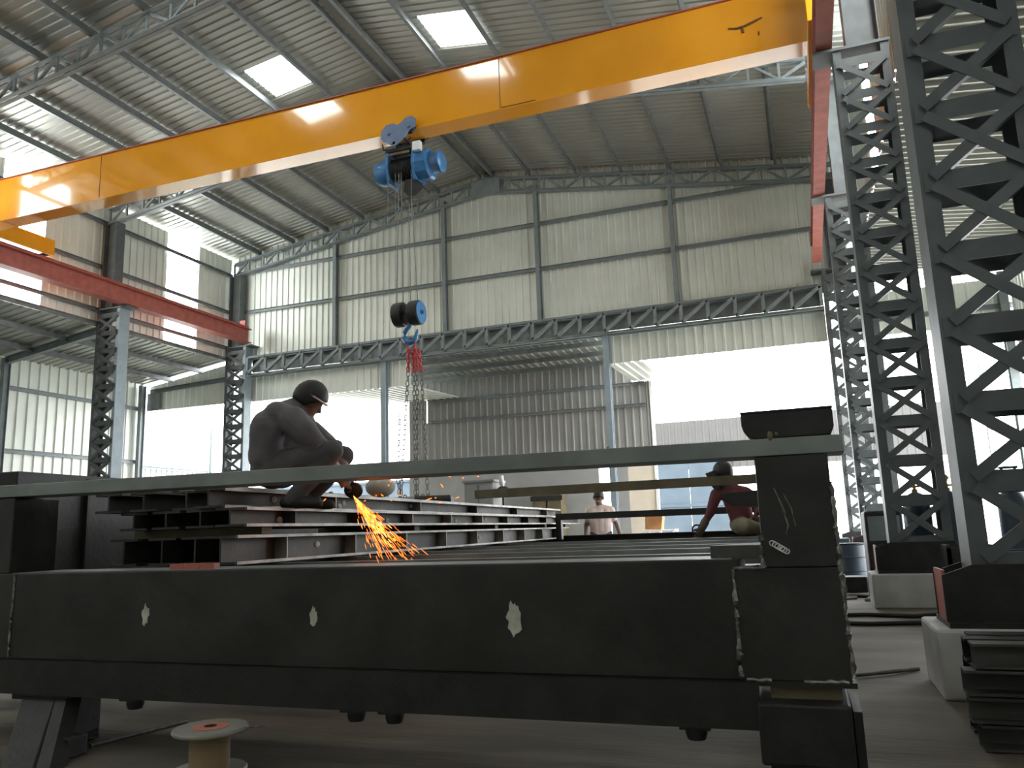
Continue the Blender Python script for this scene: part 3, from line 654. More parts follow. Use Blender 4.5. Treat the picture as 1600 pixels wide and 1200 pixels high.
# ------------------------------------------------------------------ stacked steel beams on the frame
UD = V((-.06, 1, 0)).normalized()
lay = [('bottom', .912, .165, -3.12, 12.6), ('middle', 1.128, .11, -3.06, 12.6), ('top', 1.242, .118, -3.22, 12.5)]
nth = ['', 'second row ', 'third row ', 'fourth row ']
for ln, z0, h, xf, y1 in lay:
    for k in range(4):
        w = .2; yn = 3.85 + (0 if k == 0 else random.uniform(-.05, .12))
        xc = xf - w / 2 - k * .26
        p = lambda y, dx=0, dz=0: V((xc + dx - .06 * (y - 3.85), y, z0 + h / 2 + dz))
        y2 = y1 if not (ln == 'middle' and k == 0) else 13.6
        t = thing('steel_beam', '%s layer I-beam of the left stack, %s' % (ln, ['on the side facing the deck', 'one in from the deck side', 'two in from the deck side', 'on its far left side'][k]), 'steel beam', p(yn, 0, -h / 2), 'stacked steel beams')
        mb = MB(); mb.ibeam(p(yn), p(y2), h, w, .014, .012); mb.build('beam_section', 'beam', t)
        if k == 0:
            for s in (-1, 1):
                mb = MB(); th = .018 if ln != 'top' or s < 0 else .024
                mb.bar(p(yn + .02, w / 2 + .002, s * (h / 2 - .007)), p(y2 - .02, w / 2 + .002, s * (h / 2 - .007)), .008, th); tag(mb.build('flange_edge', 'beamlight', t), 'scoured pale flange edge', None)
            for y in [4.4 + q * .93 for q in range(9)] if ln != 'top' else [5.2 + q * 1.6 for q in range(5)]:
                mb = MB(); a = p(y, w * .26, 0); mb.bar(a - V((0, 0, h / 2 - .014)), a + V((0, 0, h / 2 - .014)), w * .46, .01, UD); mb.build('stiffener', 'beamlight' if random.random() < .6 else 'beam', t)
            for q in range(5):
                y = random.uniform(4.2, 9); mb = MB(); c = p(y, .012, random.uniform(-.02, .02)); mb.ell(c, (.004, .03, .022), 8, 6); mb.build('paint_patch', 'chalk', t)
for i, y in enumerate((4.1, 6.4, 8.7, 11.0, 12.3)):
    mb = MB(); x = -3.1 - .06 * (y - 3.85); mb.box((x - 1.0, y, 1.078), (x - .01, y + .1, 1.127)); tag(mb.build('packing_timber', 'rusty'), 'packing timber between the bottom and middle beam layers, %s from the near end' % ('first', 'second', 'third', 'fourth', 'fifth')[i], 'timber', 'packing timbers in the beam stack')
t = thing('box_beam', 'dark box beam standing high at the left picture edge behind the stacked beams', 'steel beam', (-5.3, 4.0, .3))
mb = MB(); a, b = V((-5.27, 4.0, 1.0)), V((-5.6, 9.5, 1.0)); mb.bar(a, b, .36, 1.14); mb.build('beam_section', 'black', t, bevel=.008)
for y in (4.6, 5.6, 6.6):
    mb = MB(); x = -5.27 - .06 * (y - 4); mb.box((x + .17, y, .46), (x + .22, y + .02, 1.54)); mb.build('stiffener', 'black', t)
for y in (4.6, 8.8):
    mb = MB(); x = -5.27 - .06 * (y - 4); mb.box((x - .3, y, 0), (x + .3, y + .2, .43)); tag(mb.build('support_block', 'black'), 'dark support block under the %s end of the high box beam at the left' % ('near' if y < 6 else 'far'), 'block')
# cross bars from the stack to the right
mb = MB(); mb.bar((-3.75, 9.0, 1.495), (0.1, 9.0, 1.515), .1, .10); mb.box((-.12, 8.95, .9), (.06, 9.05, 1.46)); tag(mb.build('cross_bar', 'rusty'), 'brownish steel bar from the stack rightward, passing before the maroon shirted man', 'steel bar')
mb = MB(); mb.bar((-3.45, 11.3, 1.225), (.05, 11.3, 1.225), .1, .09); mb.box((-3.45, 11.25, .9), (-3.37, 11.35, 1.19)); mb.box((-.1, 11.25, .9), (0, 11.35, 1.19)); tag(mb.build('cross_bar', 'black'), 'dark steel bar crossing in front of the standing man', 'steel bar')
mb = MB(); mb.prism([(-.84, 8.6, 1.36), (-.15, 8.6, 1.39), (-.15, 8.6, 1.20), (-.72, 8.6, 1.22), (-.79, 8.6, 1.27)], (0, 1, 0), .3); mb.box((-.2, 8.7, .9), (-.15, 8.8, 1.2)); tag(mb.build('bracket_plate', 'black', None, bevel=.006), 'dark bracket plate beside the right post, before the maroon shirted man', 'steel plate')
# pipe offcut on the stack
t = thing('pipe_offcut', 'short dark pipe offcut lying on top of the beam stack', 'pipe', (-4.0, 8.2, 1.36))
mb = MB(); o = V((-4.12, 8.1, 1.415)); ax = V((.95, .3, 0)).normalized()
mb.lathe([(.045, 0), (.055, 0), (.055, .4), (.045, .4), (.045, .05)], o, ax, 16); mb.build('pipe_wall', 'black', t)
mb = MB(); o = V((-3.96, 6.15, 1.40)); mb.torus(o, (.3, .9, .2), .03, .009, ((0, 0, 1), .012), 12, 6); tag(mb.build('shackle', 'weld'), 'small shiny shackle standing on the top beam by the chains', 'shackle')

# ------------------------------------------------------------------ floor things
t = thing('wire_reel', 'cable reel with grey flanges and a salmon label standing on the floor at lower left', 'reel', (-2.70, 3.2, 0))
o = (-2.70, 3.2, 0)
mb = MB(); mb.lathe([(.03, .0), (.165, 0), (.17, .006), (.17, .016), (.165, .022), (.09, .022)], o); mb.build('flange', 'reelgrey', t)
mb = MB(); mb.lathe([(.085, .02), (.09, .022), (.09, .18), (.085, .182)], o); mb.build('drum', 'reelcard', t)
mb = MB(); mb.lathe([(.1, .18), (.165, .18), (.17, .186), (.17, .196), (.165, .202), (.02, .202)], o); mb.build('flange', 'reelgrey', t)
mb = MB(); mb.lathe([(.035, .2025), (.085, .2025), (.085, .205), (.035, .205)], o); mb.build('label_disc', 'reelpink', t)
mb = MB(); mb.lathe([(.001, .203), (.03, .203), (.028, .2065), (.001, .2065)], o); mb.build('centre_hole', 'black', t)
mb = MB(); mb.tube([(-2.56, 3.22, .2), (-2.50, 3.22, .205), (-2.43, 3.25, .207)], .003, 6); mb.build('wire_end', 'weld', t)
mb = MB(); mb.tube([(-3.66, 3.42, .012), (-3.55, 4.0, .012)], .011, 8); tag(mb.build('steel_rod', 'chain'), 'dark steel rod lying on the floor left of the cable reel', 'rod')
for i, (a, b, w) in enumerate((((-3.86, 3.44, .03), (-3.72, 3.28, .03), 'bent angle iron offcut on the floor beside the left trestle'), ((-3.80, 3.5, .025), (-3.66, 3.44, .07), 'short angle iron offcut leaning by the left trestle, against the rod'))):
    mb = MB(); mb.angle(a, b, .05, .006); tag(mb.build('angle_offcut', 'beam'), w, 'offcut', 'angle offcuts on the floor')
mb = MB(); mb.box((-3.72, 3.2, 0), (-3.58, 3.33, .10)); tag(mb.build('steel_block', 'black', None, bevel=.008), 'dark steel block on the floor between left trestle and reel', 'block')
mb = MB(); mb.tube([(.17, 6.05, .015), (.4, 6.2, .02), (.62, 6.41, .015)], [.012, .014, .016], 8); tag(mb.build('steel_rod', 'chain'), 'dark rod lying on the floor right of the frame post', 'rod')
for i, (w, pts) in enumerate((('nearer black hose lying on the floor before the second pedestal', [(.1, 9.0, .02), (.5, 8.95, .02), (.9, 9.05, .02), (1.5, 8.9, .02), (2.2, 9.1, .02)]), ('farther black hose lying on the floor before the second pedestal', [(.1, 9.7, .02), (.5, 9.8, .02), (.95, 9.65, .02), (1.3, 9.8, .03), (1.6, 9.9, .25), (1.75, 10.0, .1)]), ('tangled black cable on the floor beside the third pedestal', [(.2, 11.6, .02), (.5, 11.9, .02), (.35, 12.2, .02), (.7, 12.0, .02), (.6, 11.5, .02), (.9, 11.7, .02)]))):
    mb = MB(); mb.tube(pts, .022, 8); tag(mb.build('floor_hose', 'black'), w, 'hose')
# pile of dark sections at lower right
for i in range(12):
    y = 4.36 + (i % 3) * .17; z = .06 + (i // 3) * .118; x = .62 + random.uniform(-.02, .08)
    mb = MB(); e_ = (2.3, y + random.uniform(-.08, .12), z); mb.ibeam((x, y, z), e_, .11, .12, .012, .012) if i % 2 else mb.channel((x, y, z), e_, .11, .12, .012)
    tag(mb.build('section_offcut', 'black' if i % 3 else 'beam'), ('dark steel section in the pile at lower right, %s layer, %s one' % (('bottom', 'second', 'third', 'top')[i // 3], ('nearest', 'middle', 'rear')[i % 3])), 'offcut', 'section pile at lower right')
# gas cylinders
def cylinder(x, y, label):
    t = thing('gas_cylinder', label, 'gas cylinder', (x, y, 0), 'gas cylinders between the right columns')
    mb = MB(); mb.lathe([(.14, 0), (.16, .01), (.165, .05), (.165, 1.13), (.158, 1.2), (.13, 1.28), (.085, 1.335), (.04, 1.36)], (x, y, 0)); mb.build('cylinder_body', 'cyl', t)
    mb = MB(); mb.lathe([(.038, 1.355), (.04, 1.39), (.034, 1.395), (.02, 1.40), (.02, 1.455), (.014, 1.465)], (x, y, 0), n=14); v = mb.build('valve', 'brass', t)
    mb = MB(); mb.tube([(x - .06, y, 1.43), (x + .06, y, 1.43)], .014, 8); mb.lathe([(.03, -.01), (.03, .01)], (x - .065, y, 1.43), (1, 0, 0), 12); mb.build('valve_wheel', 'brass', v)
    return t
c0 = cylinder(1.30, 11.35, 'dark gas cylinder seen through the second lattice column')
c1 = dup(c0, (1.66, 11.3, 0), 'dark gas cylinder just right of the second lattice column'); c1['group'] = c0['group']
c2 = dup(c0, (2.33, 11.2, 0), 'gas cylinder standing behind the nearest lattice column, guard over its valve')
mb = MB(); mb.lathe([(.05, 1.35), (.055, 1.38), (.055, 1.40), (.045, 1.40)], (2.33, 11.2, 0), n=14)
for s in (-1, 1): mb.box((2.33 + s * .07 - .012, 11.17, 1.38), (2.33 + s * .07 + .012, 11.23, 1.60))
mb.box((2.23, 11.17, 1.59), (2.43, 11.23, 1.62)); mb.build('valve_guard', 'cyl', c2)
# gauges on the first cylinder
mb = MB()
for dx in (-.03, .06): mb.lathe([(.03, 0), (.034, .01), (.034, .03), (.03, .035)], (1.66 + dx, 11.15, 1.52), (0, -1, .1), 14)
mb.tube([(1.66, 11.3, 1.46), (1.66, 11.22, 1.5), (1.675, 11.18, 1.52)], .012, 6); mb.build('pressure_gauge', 'brass', c1)
# welding set and small things near the third column
t = thing('welding_set', 'dark welding machine on wheels in front of the third right column', 'welding machine', (.98, 12.4, 0))
mb = MB(); mb.box((.72, 12.1, .2), (1.2, 12.8, 1.15)); mb.build('housing', 'black', t, bevel=.03)
mb = MB(); mb.box((.76, 12.085, .75), (1.16, 12.1, 1.08)); mb.build('front_panel', 'steelpaint', t)
for x in (.74, 1.18):
    mb = MB(); mb.lathe([(.06, -.03), (.12, -.03), (.12, .03), (.06, .03)], (x, 12.3, .12), (1, 0, 0), 18); mb.build('wheel', 'black', t)
    mb = MB(); mb.lathe([(.06, -.03), (.12, -.03), (.12, .03), (.06, .03)], (x, 12.65, .12), (1, 0, 0), 18); mb.build('wheel', 'black', t)
mb = MB(); mb.tube([(.76, 12.2, 1.14), (.76, 12.2, 1.22), (.76, 12.7, 1.22), (.76, 12.7, 1.14)], .014, 8); mb.build('handle', 'steelpaint', t)
t = thing('steel_drum', 'squat dark drum standing by the third right pedestal', 'drum', (.62, 14.9, 0))
mb = MB(); mb.lathe([(.2, 0), (.22, .01), (.22, .2), (.23, .21), (.22, .22), (.22, .42), (.23, .43), (.22, .44), (.22, .62), (.2, .64)], (.62, 14.7, 0)); mb.build('drum_body', 'cyl', t)
mb = MB(); mb.lathe([(.2, .63), (.22, .64), (.22, .66), (.05, .655)], (.62, 14.7, 0)); mb.build('lid', 'black', t)
mb = MB(); mb.box((.42, 12.9, 0), (.72, 13.3, .22)); tag(mb.build('steel_block', 'black', None, bevel=.01), 'low dark block on the floor just past the frame post', 'block')
mb = MB(); mb.box((.3, 16.6, 0), (.7, 17.0, .7)); tag(mb.build('tool_box', 'gate', None, bevel=.02), 'grey blue box on the floor by the far right columns', 'box')
t = thing('tool_trough', 'dark steel trough beside the second pedestal, holding odd parts', 'trough', (1.2, 9.9, 0))
mb = MB(); mb.box((1.32, 9.5, .42), (1.75, 9.9, .46)); mb.box((1.32, 9.5, .46), (1.36, 9.9, .75)); mb.box((1.71, 9.5, .46), (1.75, 9.9, .75)); mb.box((1.32, 9.5, .46), (1.75, 9.53, .72)); mb.build('tray', 'black', t)
for x in (1.36, 1.70):
    mb = MB(); mb.bar((x, 9.7, 0), (x, 9.7, .42), .05, .3, (0, 1, 0)); mb.build('leg', 'black', t)

# ------------------------------------------------------------------ rear area things
t = thing('grey_cabinet', 'plain grey cabinet behind the beam stack, under the chain sling', 'cabinet', (-5.4, 13.1, 0))
mb = MB(); mb.box((-5.62, 12.95, .05), (-5.08, 13.5, 1.9)); mb.build('carcass', 'plaster', t, bevel=.01)
mb = MB(); mb.box((-5.65, 12.92, 1.9), (-5.05, 13.52, 1.94)); mb.build('top_panel', 'greysheet', t)
mb = MB(); mb.box((-5.6, 12.93, .1), (-5.36, 12.95, 1.86)); mb.build('door', 'plaster', t)
mb = MB(); mb.box((-5.33, 12.93, .1), (-5.1, 12.95, 1.86)); mb.build('door', 'plaster', t)
mb = MB(); mb.box((-5.6, 13.0, 0), (-5.1, 13.45, .05)); mb.build('base', 'black', t)
t = thing('site_lamp', 'white lamp over a black cone shade beside the grey cabinet', 'lamp', (-4.95, 13.1, 0))
mb = MB(); mb.lathe([(.12, 0), (.12, .02), (.02, .03), (.02, 1.66)], (-4.95, 13.1, 0), n=12); mb.build('pole', 'black', t)
mb = MB(); mb.lathe([(.19, 1.66), (.19, 1.68), (.08, 1.80), (.04, 1.82)], (-4.95, 13.1, 0), n=16); mb.build('lamp_shade', 'black', t)
mb = MB(); mb.tube([(-4.95, 13.08, 1.80), (-4.955, 13.07, 1.86), (-4.97, 13.06, 2.0)], [.03, .045, .045], 12); mb.build('lamp_tube', 'lampwhite', t)
t = thing('lifted_panel', 'bundle of flat steel panels held in the chain sling behind the stack', 'steel panel', (-6.2, 12.3, 0))
mb = MB(); mb.box((-7.0, 11.9, .3), (-5.7, 12.7, 1.66)); mb.build('panel_pack', 'plaster', t)
for x in (-6.8, -5.9):
    mb = MB(); mb.box((x - .06, 11.9, 0), (x + .06, 12.7, .3)); mb.build('bearer', 'rusty', t)
for x in (-6.42, -6.19, -6.08, -5.98):
    mb = MB(); mb.torus((x, 12.25, 1.68), (0, 1, 0), .03, .01, None, 10, 6); mb.build('lifting_eye', 'chain', t)
t = thing('brown_crate', 'brown timber crate standing against the grey rear wall', 'crate', (-7.7, 24.6, 0))
for x0, x1 in ((-8.2, -7.75), (-7.7, -7.25)):
    mb = MB(); mb.box((x0, 24.3, 0), (x1, 24.9, 2.15)); mb.build('crate_side', 'rusty', t)
mb = MB(); mb.box((-8.25, 24.27, 1.95), (-7.2, 24.3, 2.1)); mb.box((-8.25, 24.27, .1), (-7.2, 24.3, .25)); mb.build('batten', 'black', t)
t = thing('white_table', 'white topped table by the beige door at the right opening', 'table', (-4.0, 22.6, 0))
mb = MB(); mb.box((-4.35, 22.3, .9), (-3.45, 23.0, .94)); mb.build('table_top', 'lampwhite', t)
for x in (-4.3, -3.5):
    for y in (22.35, 22.95):
        mb = MB(); mb.bar((x, y, 0), (x, y, .9), .05, .05, (0, 1, 0)); mb.build('leg', 'lampwhite', t)
t = thing('cardboard_box', 'brown cardboard box tilted on the white table', 'box', (-4.05, 22.6, .94))
mb = MB(); mb.prism([(-4.3, 22.5, .965), (-3.85, 22.5, .945), (-3.80, 22.5, 1.30), (-4.28, 22.5, 1.38)], (0, 1, 0), .4); mb.build('carton', 'board', t)
mb = MB(); mb.prism([(-4.28, 22.5, 1.38), (-3.80, 22.5, 1.30), (-3.79, 22.62, 1.36), (-4.27, 22.62, 1.44)], (0, .4, 1), .008); mb.build('flap', 'board', t)
mb = MB(); mb.tube([(-4.86, G - .12, 3.2), (-5.0, G - .16, 2.9), (-4.98, G - .16, 2.72), (-4.86, G - .15, 2.68), (-4.78, G - .12, 2.8), (-4.8, G - .12, 3.1)], .014, 6); tag(mb.build('hanging_cable', 'black'), 'black cable looped on the pale blue post of the right opening', 'cable')
# outside
struct(corr('trim_outside_band', M['outband'], (0, 30, 0), (1, 0, 0), (0, 0, 1), (0, -1, 0), 10.2, 3.05, 4.86, .25, .03, u0=-5.3))
t = thing('outside_gate', 'blue grey sheet gate outside beyond the right opening', 'gate', (-4, 29.8, 0))
for x0, x1 in ((-5.3, -3.955), (-3.945, -2.5)):
    mb = MB(); mb.box((x0, 29.7, .05), (x1, 29.75, 3.6)); mb.build('gate_leaf', 'gate', t)
    mb = MB(); mb.box((x0, 29.66, 1.7), (x1, 29.7, 1.8)); mb.build('cross_rail', 'gate', t)
mb = MB(); mb.box((-26, 30, 0), (-15.1, 30.15, 3.25)); mb.box((-26, 29.95, 3.2), (-15.1, 30.2, 3.3)); tag(mb.build('boundary_wall', 'gate'), 'pale blue boundary wall outside the left opening', 'wall')
t = thing('outside_shed', 'sheeted lean-to shed outside beyond the right aisle, with two posts', 'shed', (5.1, 24, 0))
for y in (22.5, 26.0):
    mb = MB(); mb.ibeam((5.1, y, 0), (5.1, y, 5.6), .14, .12, .012, .01, (0, 1, 0)); mb.build('post', 'steelpaint', t)
ob = corr('eave_band', M['sheet'], (5.05, 0, 0), (0, 1, 0), (0, 0, 1), (-1, 0, 0), 4.0, 4.5, 4.78, .2, .03, u0=22.3)
ob.parent = t; ob.location = -V(t.location)
o = corr('side_sheet', M['sheet'], (5.3, 0, 0), (0, 1, 0), (0, 0, 1), (-1, 0, 0), 1.2, 3.4, 6.4, .2, .03, u0=21.3); o.parent = t; o.location = -V(t.location)

# ------------------------------------------------------------------ people
def finalize_body(name, mb, segs, parent, voxel=.011, smooth=5):
    me = D.meshes.new('tmp'); me.from_pydata([tuple(p) for p in mb.v], [], mb.f)
    bm = bmesh.new(); bm.from_mesh(me); bmesh.ops.recalc_face_normals(bm, faces=bm.faces); bm.to_mesh(me); bm.free()
    o = D.objects.new('tmp', me); COL.objects.link(o)
    r = o.modifiers.new('r', 'REMESH'); r.mode = 'VOXEL'; r.voxel_size = voxel
    s = o.modifiers.new('s', 'SMOOTH'); s.iterations = smooth; s.factor = .5
    bpy.context.view_layer.update()
    ev = o.evaluated_get(bpy.context.evaluated_depsgraph_get())
    m2 = D.meshes.new_from_object(ev); m2.name = name
    D.objects.remove(o); D.meshes.remove(me)
    off = parent_loc(parent)
    mats = []
    for q in segs:
        if q[4] not in mats: mats.append(q[4])
    m2.materials.clear()
    for k in mats: m2.materials.append(M[k])
    sg = [(V(a), V(b), ra, rb, mats.index(k)) for a, b, ra, rb, k in segs]
    for p in m2.polygons:
        c = p.center; best = 1e9
        for a, b, ra, rb, k in sg:
            ab = b - a; L = ab.length_squared; tt = 0 if L < 1e-9 else max(0, min(1, (c - a).dot(ab) / L))
            d = (c - (a + ab * tt)).length - (ra + (rb - ra) * tt)
            if d < best: best = d; p.material_index = k
        p.use_smooth = True
    for v in m2.vertices: v.co -= off
    o = D.objects.new(name, m2); COL.objects.link(o); o.parent = parent
    return o

class Fig:
    def __init__(s): s.mb = MB(); s.segs = []
    def limb(s, pts, rs, k):
        pts = [V(p) for p in pts]
        for p, r in zip(pts, rs): s.mb.ell(p, (r, r, r), 12, 8)
        for i in range(len(pts) - 1):
            s.mb.tube([pts[i], pts[i + 1]], [rs[i], rs[i + 1]], 14)
            s.segs.append((pts[i], pts[i + 1], rs[i], rs[i + 1], k))
    def mass(s, c, r, k, rot=None):
        s.mb.ell(c, r, 16, 12, rot); m = min(r); s.segs.append((c, c, m, m, k))
    def head(s, c, fwd, up, size=1.0):
        fwd = V(fwd).normalized(); up = V(up).normalized(); side = fwd.cross(up).normalized(); up = side.cross(fwd)
        R = Matrix((fwd, side, up)).transposed()
        P = lambda a, b, h: V(c) + (fwd * a + side * b + up * h) * size
        s.mass(P(-.01, 0, .02), (.098 * size, .076 * size, .105 * size), 'skin', R)
        s.mass(P(.035, 0, -.055), (.055 * size, .055 * size, .062 * size), 'skin', R)
        s.mb.tube([P(.085, 0, .02), P(.108, 0, -.022), P(.085, 0, -.035)], [.010 * size, .017 * size, .012 * size], 8)      # nose
        for b in (-1, 1):
            s.mb.ell(P(-.005, b * .078, -.005), (.022 * size, .010 * size, .032 * size), 10, 6, R)                           # ears
            s.mb.ell(P(.075, b * .032, .038), (.016 * size, .024 * size, .008 * size), 8, 6, R)                              # brow
        s.mb.ell(P(.083, 0, -.062), (.012 * size, .025 * size, .007 * size), 8, 6, R)                                        # lips
        s.mb.ell(P(.075, 0, -.098), (.02 * size, .025 * size, .016 * size), 8, 6, R)                                         # chin
        return P, R
    def hand(s, w, d, n, k, curl=.6, size=1.0):
        """w wrist, d direction of the palm, n palm normal (fingers curl towards n)"""
        d = V(d).normalized(); n = V(n); n = (n - d * n.dot(d)).normalized(); t = d.cross(n)
        w = V(w); R = Matrix((d, t, n)).transposed()
        s.mass(w + d * .05 * size, (.052 * size, .041 * size, .017 * size), k, R)
        for j, (off, L) in enumerate(((-.03, .068), (-.01, .078), (.011, .072), (.03, .056))):
            p = w + d * .088 * size + t * off * size; a = 0; pts = [p]
            for seg in (.45, .32, .25):
                a += curl; p = p + (d * math.cos(a) + n * math.sin(a)) * L * seg * size; pts.append(p)
            s.mb.tube(pts, [.0105 * size, .010 * size, .0095 * size, .008 * size], 8); s.segs.append((pts[0], pts[-1], .01, .01, k))
        p = w + d * .03 * size - t * .036 * size; q = p + (d * .6 - t * .75 + n * .3).normalized() * .035 * size; r = q + (d * .85 + n * .5).normalized() * .032 * size
        s.mb.tube([p, q, r], [.014 * size, .012 * size, .009 * size], 8); s.segs.append((p, r, .012, .012, k))
def hair(name, c, fwd, up, mt, parent, size=1.0, low=-.01, puff=1.07):
    fwd = V(fwd).normalized(); up = V(up).normalized(); side = fwd.cross(up).normalized(); up = side.cross(fwd)
    mb = MB(); rows = []; n = 22
    for i in range(9):
        ph = .02 + 1.0 * i / 8; row = []
        for k in range(n):
            t = 2 * math.pi * k / n
            front = max(0, math.cos(t)); end = (2.2 - .98 * front ** .5)
            a = ph * end / 1.02
            r = V((.104 * math.sin(a) * math.cos(t), .082 * math.sin(a) * math.sin(t), .111 * math.cos(a))) * puff * (1 + random.uniform(-.012, .012))
            row.append(V(c) + (fwd * (r.x - .012) + side * r.y + up * (r.z + .02)) * size)
        rows.append(row)
    b = mb.quadgrid(rows, True); mb.f.append(tuple(b + k for k in range(n))); mb.sm = True
    o = mb.build(name, mt, parent)
    so = o.modifiers.new('thick', 'SOLIDIFY'); so.thickness = -.012
    return o

# --- crouching worker on the stack
F1, R1 = V((.938, .344, 0)), V((.344, -.938, 0)); O1 = V((-3.33, 4.58, 0))
P1 = lambda a, s, z: O1 + F1 * a + R1 * s + V((0, 0, z))
t = thing('person', 'man in a dark shirt crouching on the stacked beams, grinding steel', 'person', P1(0, .1, 1.36))
f = Fig()
k = 'shirtdark'
f.mass(P1(-.03, .1, 1.50), (.15, .17, .125), 'trouser')
f.limb([P1(-.02, .1, 1.52), P1(-.045, .1, 1.64), P1(-.025, .1, 1.75), P1(.02, .1, 1.83)], [.145, .155, .155, .125], k)
for s_ in (-.055, .255): f.limb([P1(-.05, s_, 1.58), P1(-.02, s_ + (.03 if s_ > 0 else -.03), 1.77)], [.10, .115], k)
f.mass(P1(-.01, .1, 1.73), (.165, .215, .2), k)
f.mass(P1(-.035, .1, 1.60), (.15, .19, .16), k)
f.mass(P1(.04, .1, 1.845), (.13, .17, .10), k)
f.limb([P1(.04, -.08, 1.83), P1(.06, .1, 1.855), P1(.04, .29, 1.84)], [.09, .105, .095], k)
f.limb([P1(.0, .1, 1.84), P1(.10, .1, 1.905)], [.10, .085], k)
f.limb([P1(.08, .1, 1.88), P1(.15, .1, 1.92)], [.07, .058], 'skin')
hc = P1(.205, .1, 1.965); hf, hu = (F1 * .66 + V((0, 0, -.55)) - R1 * .42), (F1 * .5 + V((0, 0, .8)))
hp_, hR = f.head(hc, hf, hu, .95)
f.mass(P1(.09, .1, 1.90), (.115, .14, .075), k)
f.mass(P1(.12, .1, 1.79), (.11, .17, .13), k)
f.limb([P1(.06, .28, 1.83), P1(.15, .31, 1.80), P1(.24, .32, 1.71), P1(.31, .28, 1.63)], [.09, .098, .084, .066], k)
f.limb([P1(.30, .28, 1.625), P1(.40, .17, 1.50)], [.048, .036], 'skin')
f.limb([P1(.06, -.09, 1.82), P1(.16, -.12, 1.78), P1(.26, -.12, 1.70), P1(.33, -.08, 1.65)], [.085, .085, .074, .06], k)
f.limb([P1(.33, -.08, 1.65), P1(.43, .0, 1.47)], [.048, .036], 'skin')
for s_, ks in ((.23, .27), (-.05, -.08)):
    f.limb([P1(-.02, s_, 1.49), P1(.22, ks, 1.56), P1(.40, ks, 1.60)], [.105, .09, .072], 'trouser')
    f.limb([P1(.40, ks, 1.60), P1(.27, ks, 1.44), P1(.13, ks, 1.29)], [.07, .066, .048], 'trouser')
    f.limb([P1(.10, ks, 1.275), P1(.20, ks, 1.275), P1(.31, ks, 1.268)], [.042, .042, .034], 'shoe')
f.hand(P1(.40, .17, 1.49), F1 * .5 + V((0, 0, -.8)), -R1 - F1 * .3, 'skin', .65)
f.hand(P1(.43, .0, 1.46), F1 * .3 + V((0, 0, -.9)), R1 * .9 - F1 * .2, 'skin', .65)
finalize_body('body', f.mb, f.segs, t)
hair('hair', hc, hf, hu, 'hair', t, .95)
mb = MB(); fw_, sd_, up_ = [V(c) for c in hR.transposed()]
pts = [hc + fw_ * (.110 * math.cos(a)) + sd_ * (.090 * math.sin(a)) + up_ * (.035 + .01 * math.cos(a)) for a in [2 * math.pi * q / 20 for q in range(21)]]
mb.tube(pts, .0065, 6); mb.build('goggle_strap', 'strap', t)
mb = MB(); mb.torus(P1(.105, .1, 1.895), F1 * .62 + V((0, 0, .75)), .083, .017, None, 20, 8); mb.build('shirt_collar', 'shirtdark', t)
for a_, b_ in ((P1(.285, .29, 1.655), P1(.31, .28, 1.63)), (P1(.305, -.095, 1.672), P1(.33, -.08, 1.65))):
    mb = MB(); mb.torus(b_, b_ - a_, .062, .012, None, 16, 6); mb.build('sleeve_cuff', 'shirtdark', t)
# angle grinder
t = thing('angle_grinder', 'small angle grinder in the hands of the crouching man', 'grinder', P1(.46, .1, 1.36))
g0, g1 = P1(.39, .13, 1.435), P1(.50, .02, 1.365)
mb = MB(); dgr = (g1 - g0).normalized(); mb.tube([g0 - dgr * .1, g0, g0 + dgr * .02, g1], [.028, .030, .024, .030], 12); mb.build('motor_body', 'steelpaint', t)
mb = MB(); mb.lathe([(.056, -.002), (.057, 0), (.056, .002)], g1 + V((.0, -.03, -.02)), (.3, -.75, -.6), 22); mb.build('grinding_disc', 'black', t)
mb = MB(); mb.lathe([(.03, -.004), (.062, -.006), (.064, -.02), (.03, -.024)], g1 + V((.0, -.03, -.02)), (.3, -.75, -.6), 18); mb.build('guard', 'black', t)
mb = MB(); mb.tube([g1 - dgr * .03, g1 - dgr * .03 + R1 * .0 + V((0, 0, .1))], .013, 8); mb.build('side_handle', 'black', t)
mb = MB(); mb.tube([g0 - dgr * .1, g0 - dgr * .16 + V((0, 0, -.02)), g0 - dgr * .25 + V((0, 0, -.12)), P1(.2, .0, 1.28)], .005, 6); mb.build('power_cord', 'black', t)
mb = MB(); 
for i in range(1): mb.ell(P1(.60, -.40, 1.395), (.11, .11, .075), 18, 10)
tag(mb.build('cloth_bundle', 'sack'), 'pale rounded cloth bundle beside the hands of the crouching man', 'cloth')
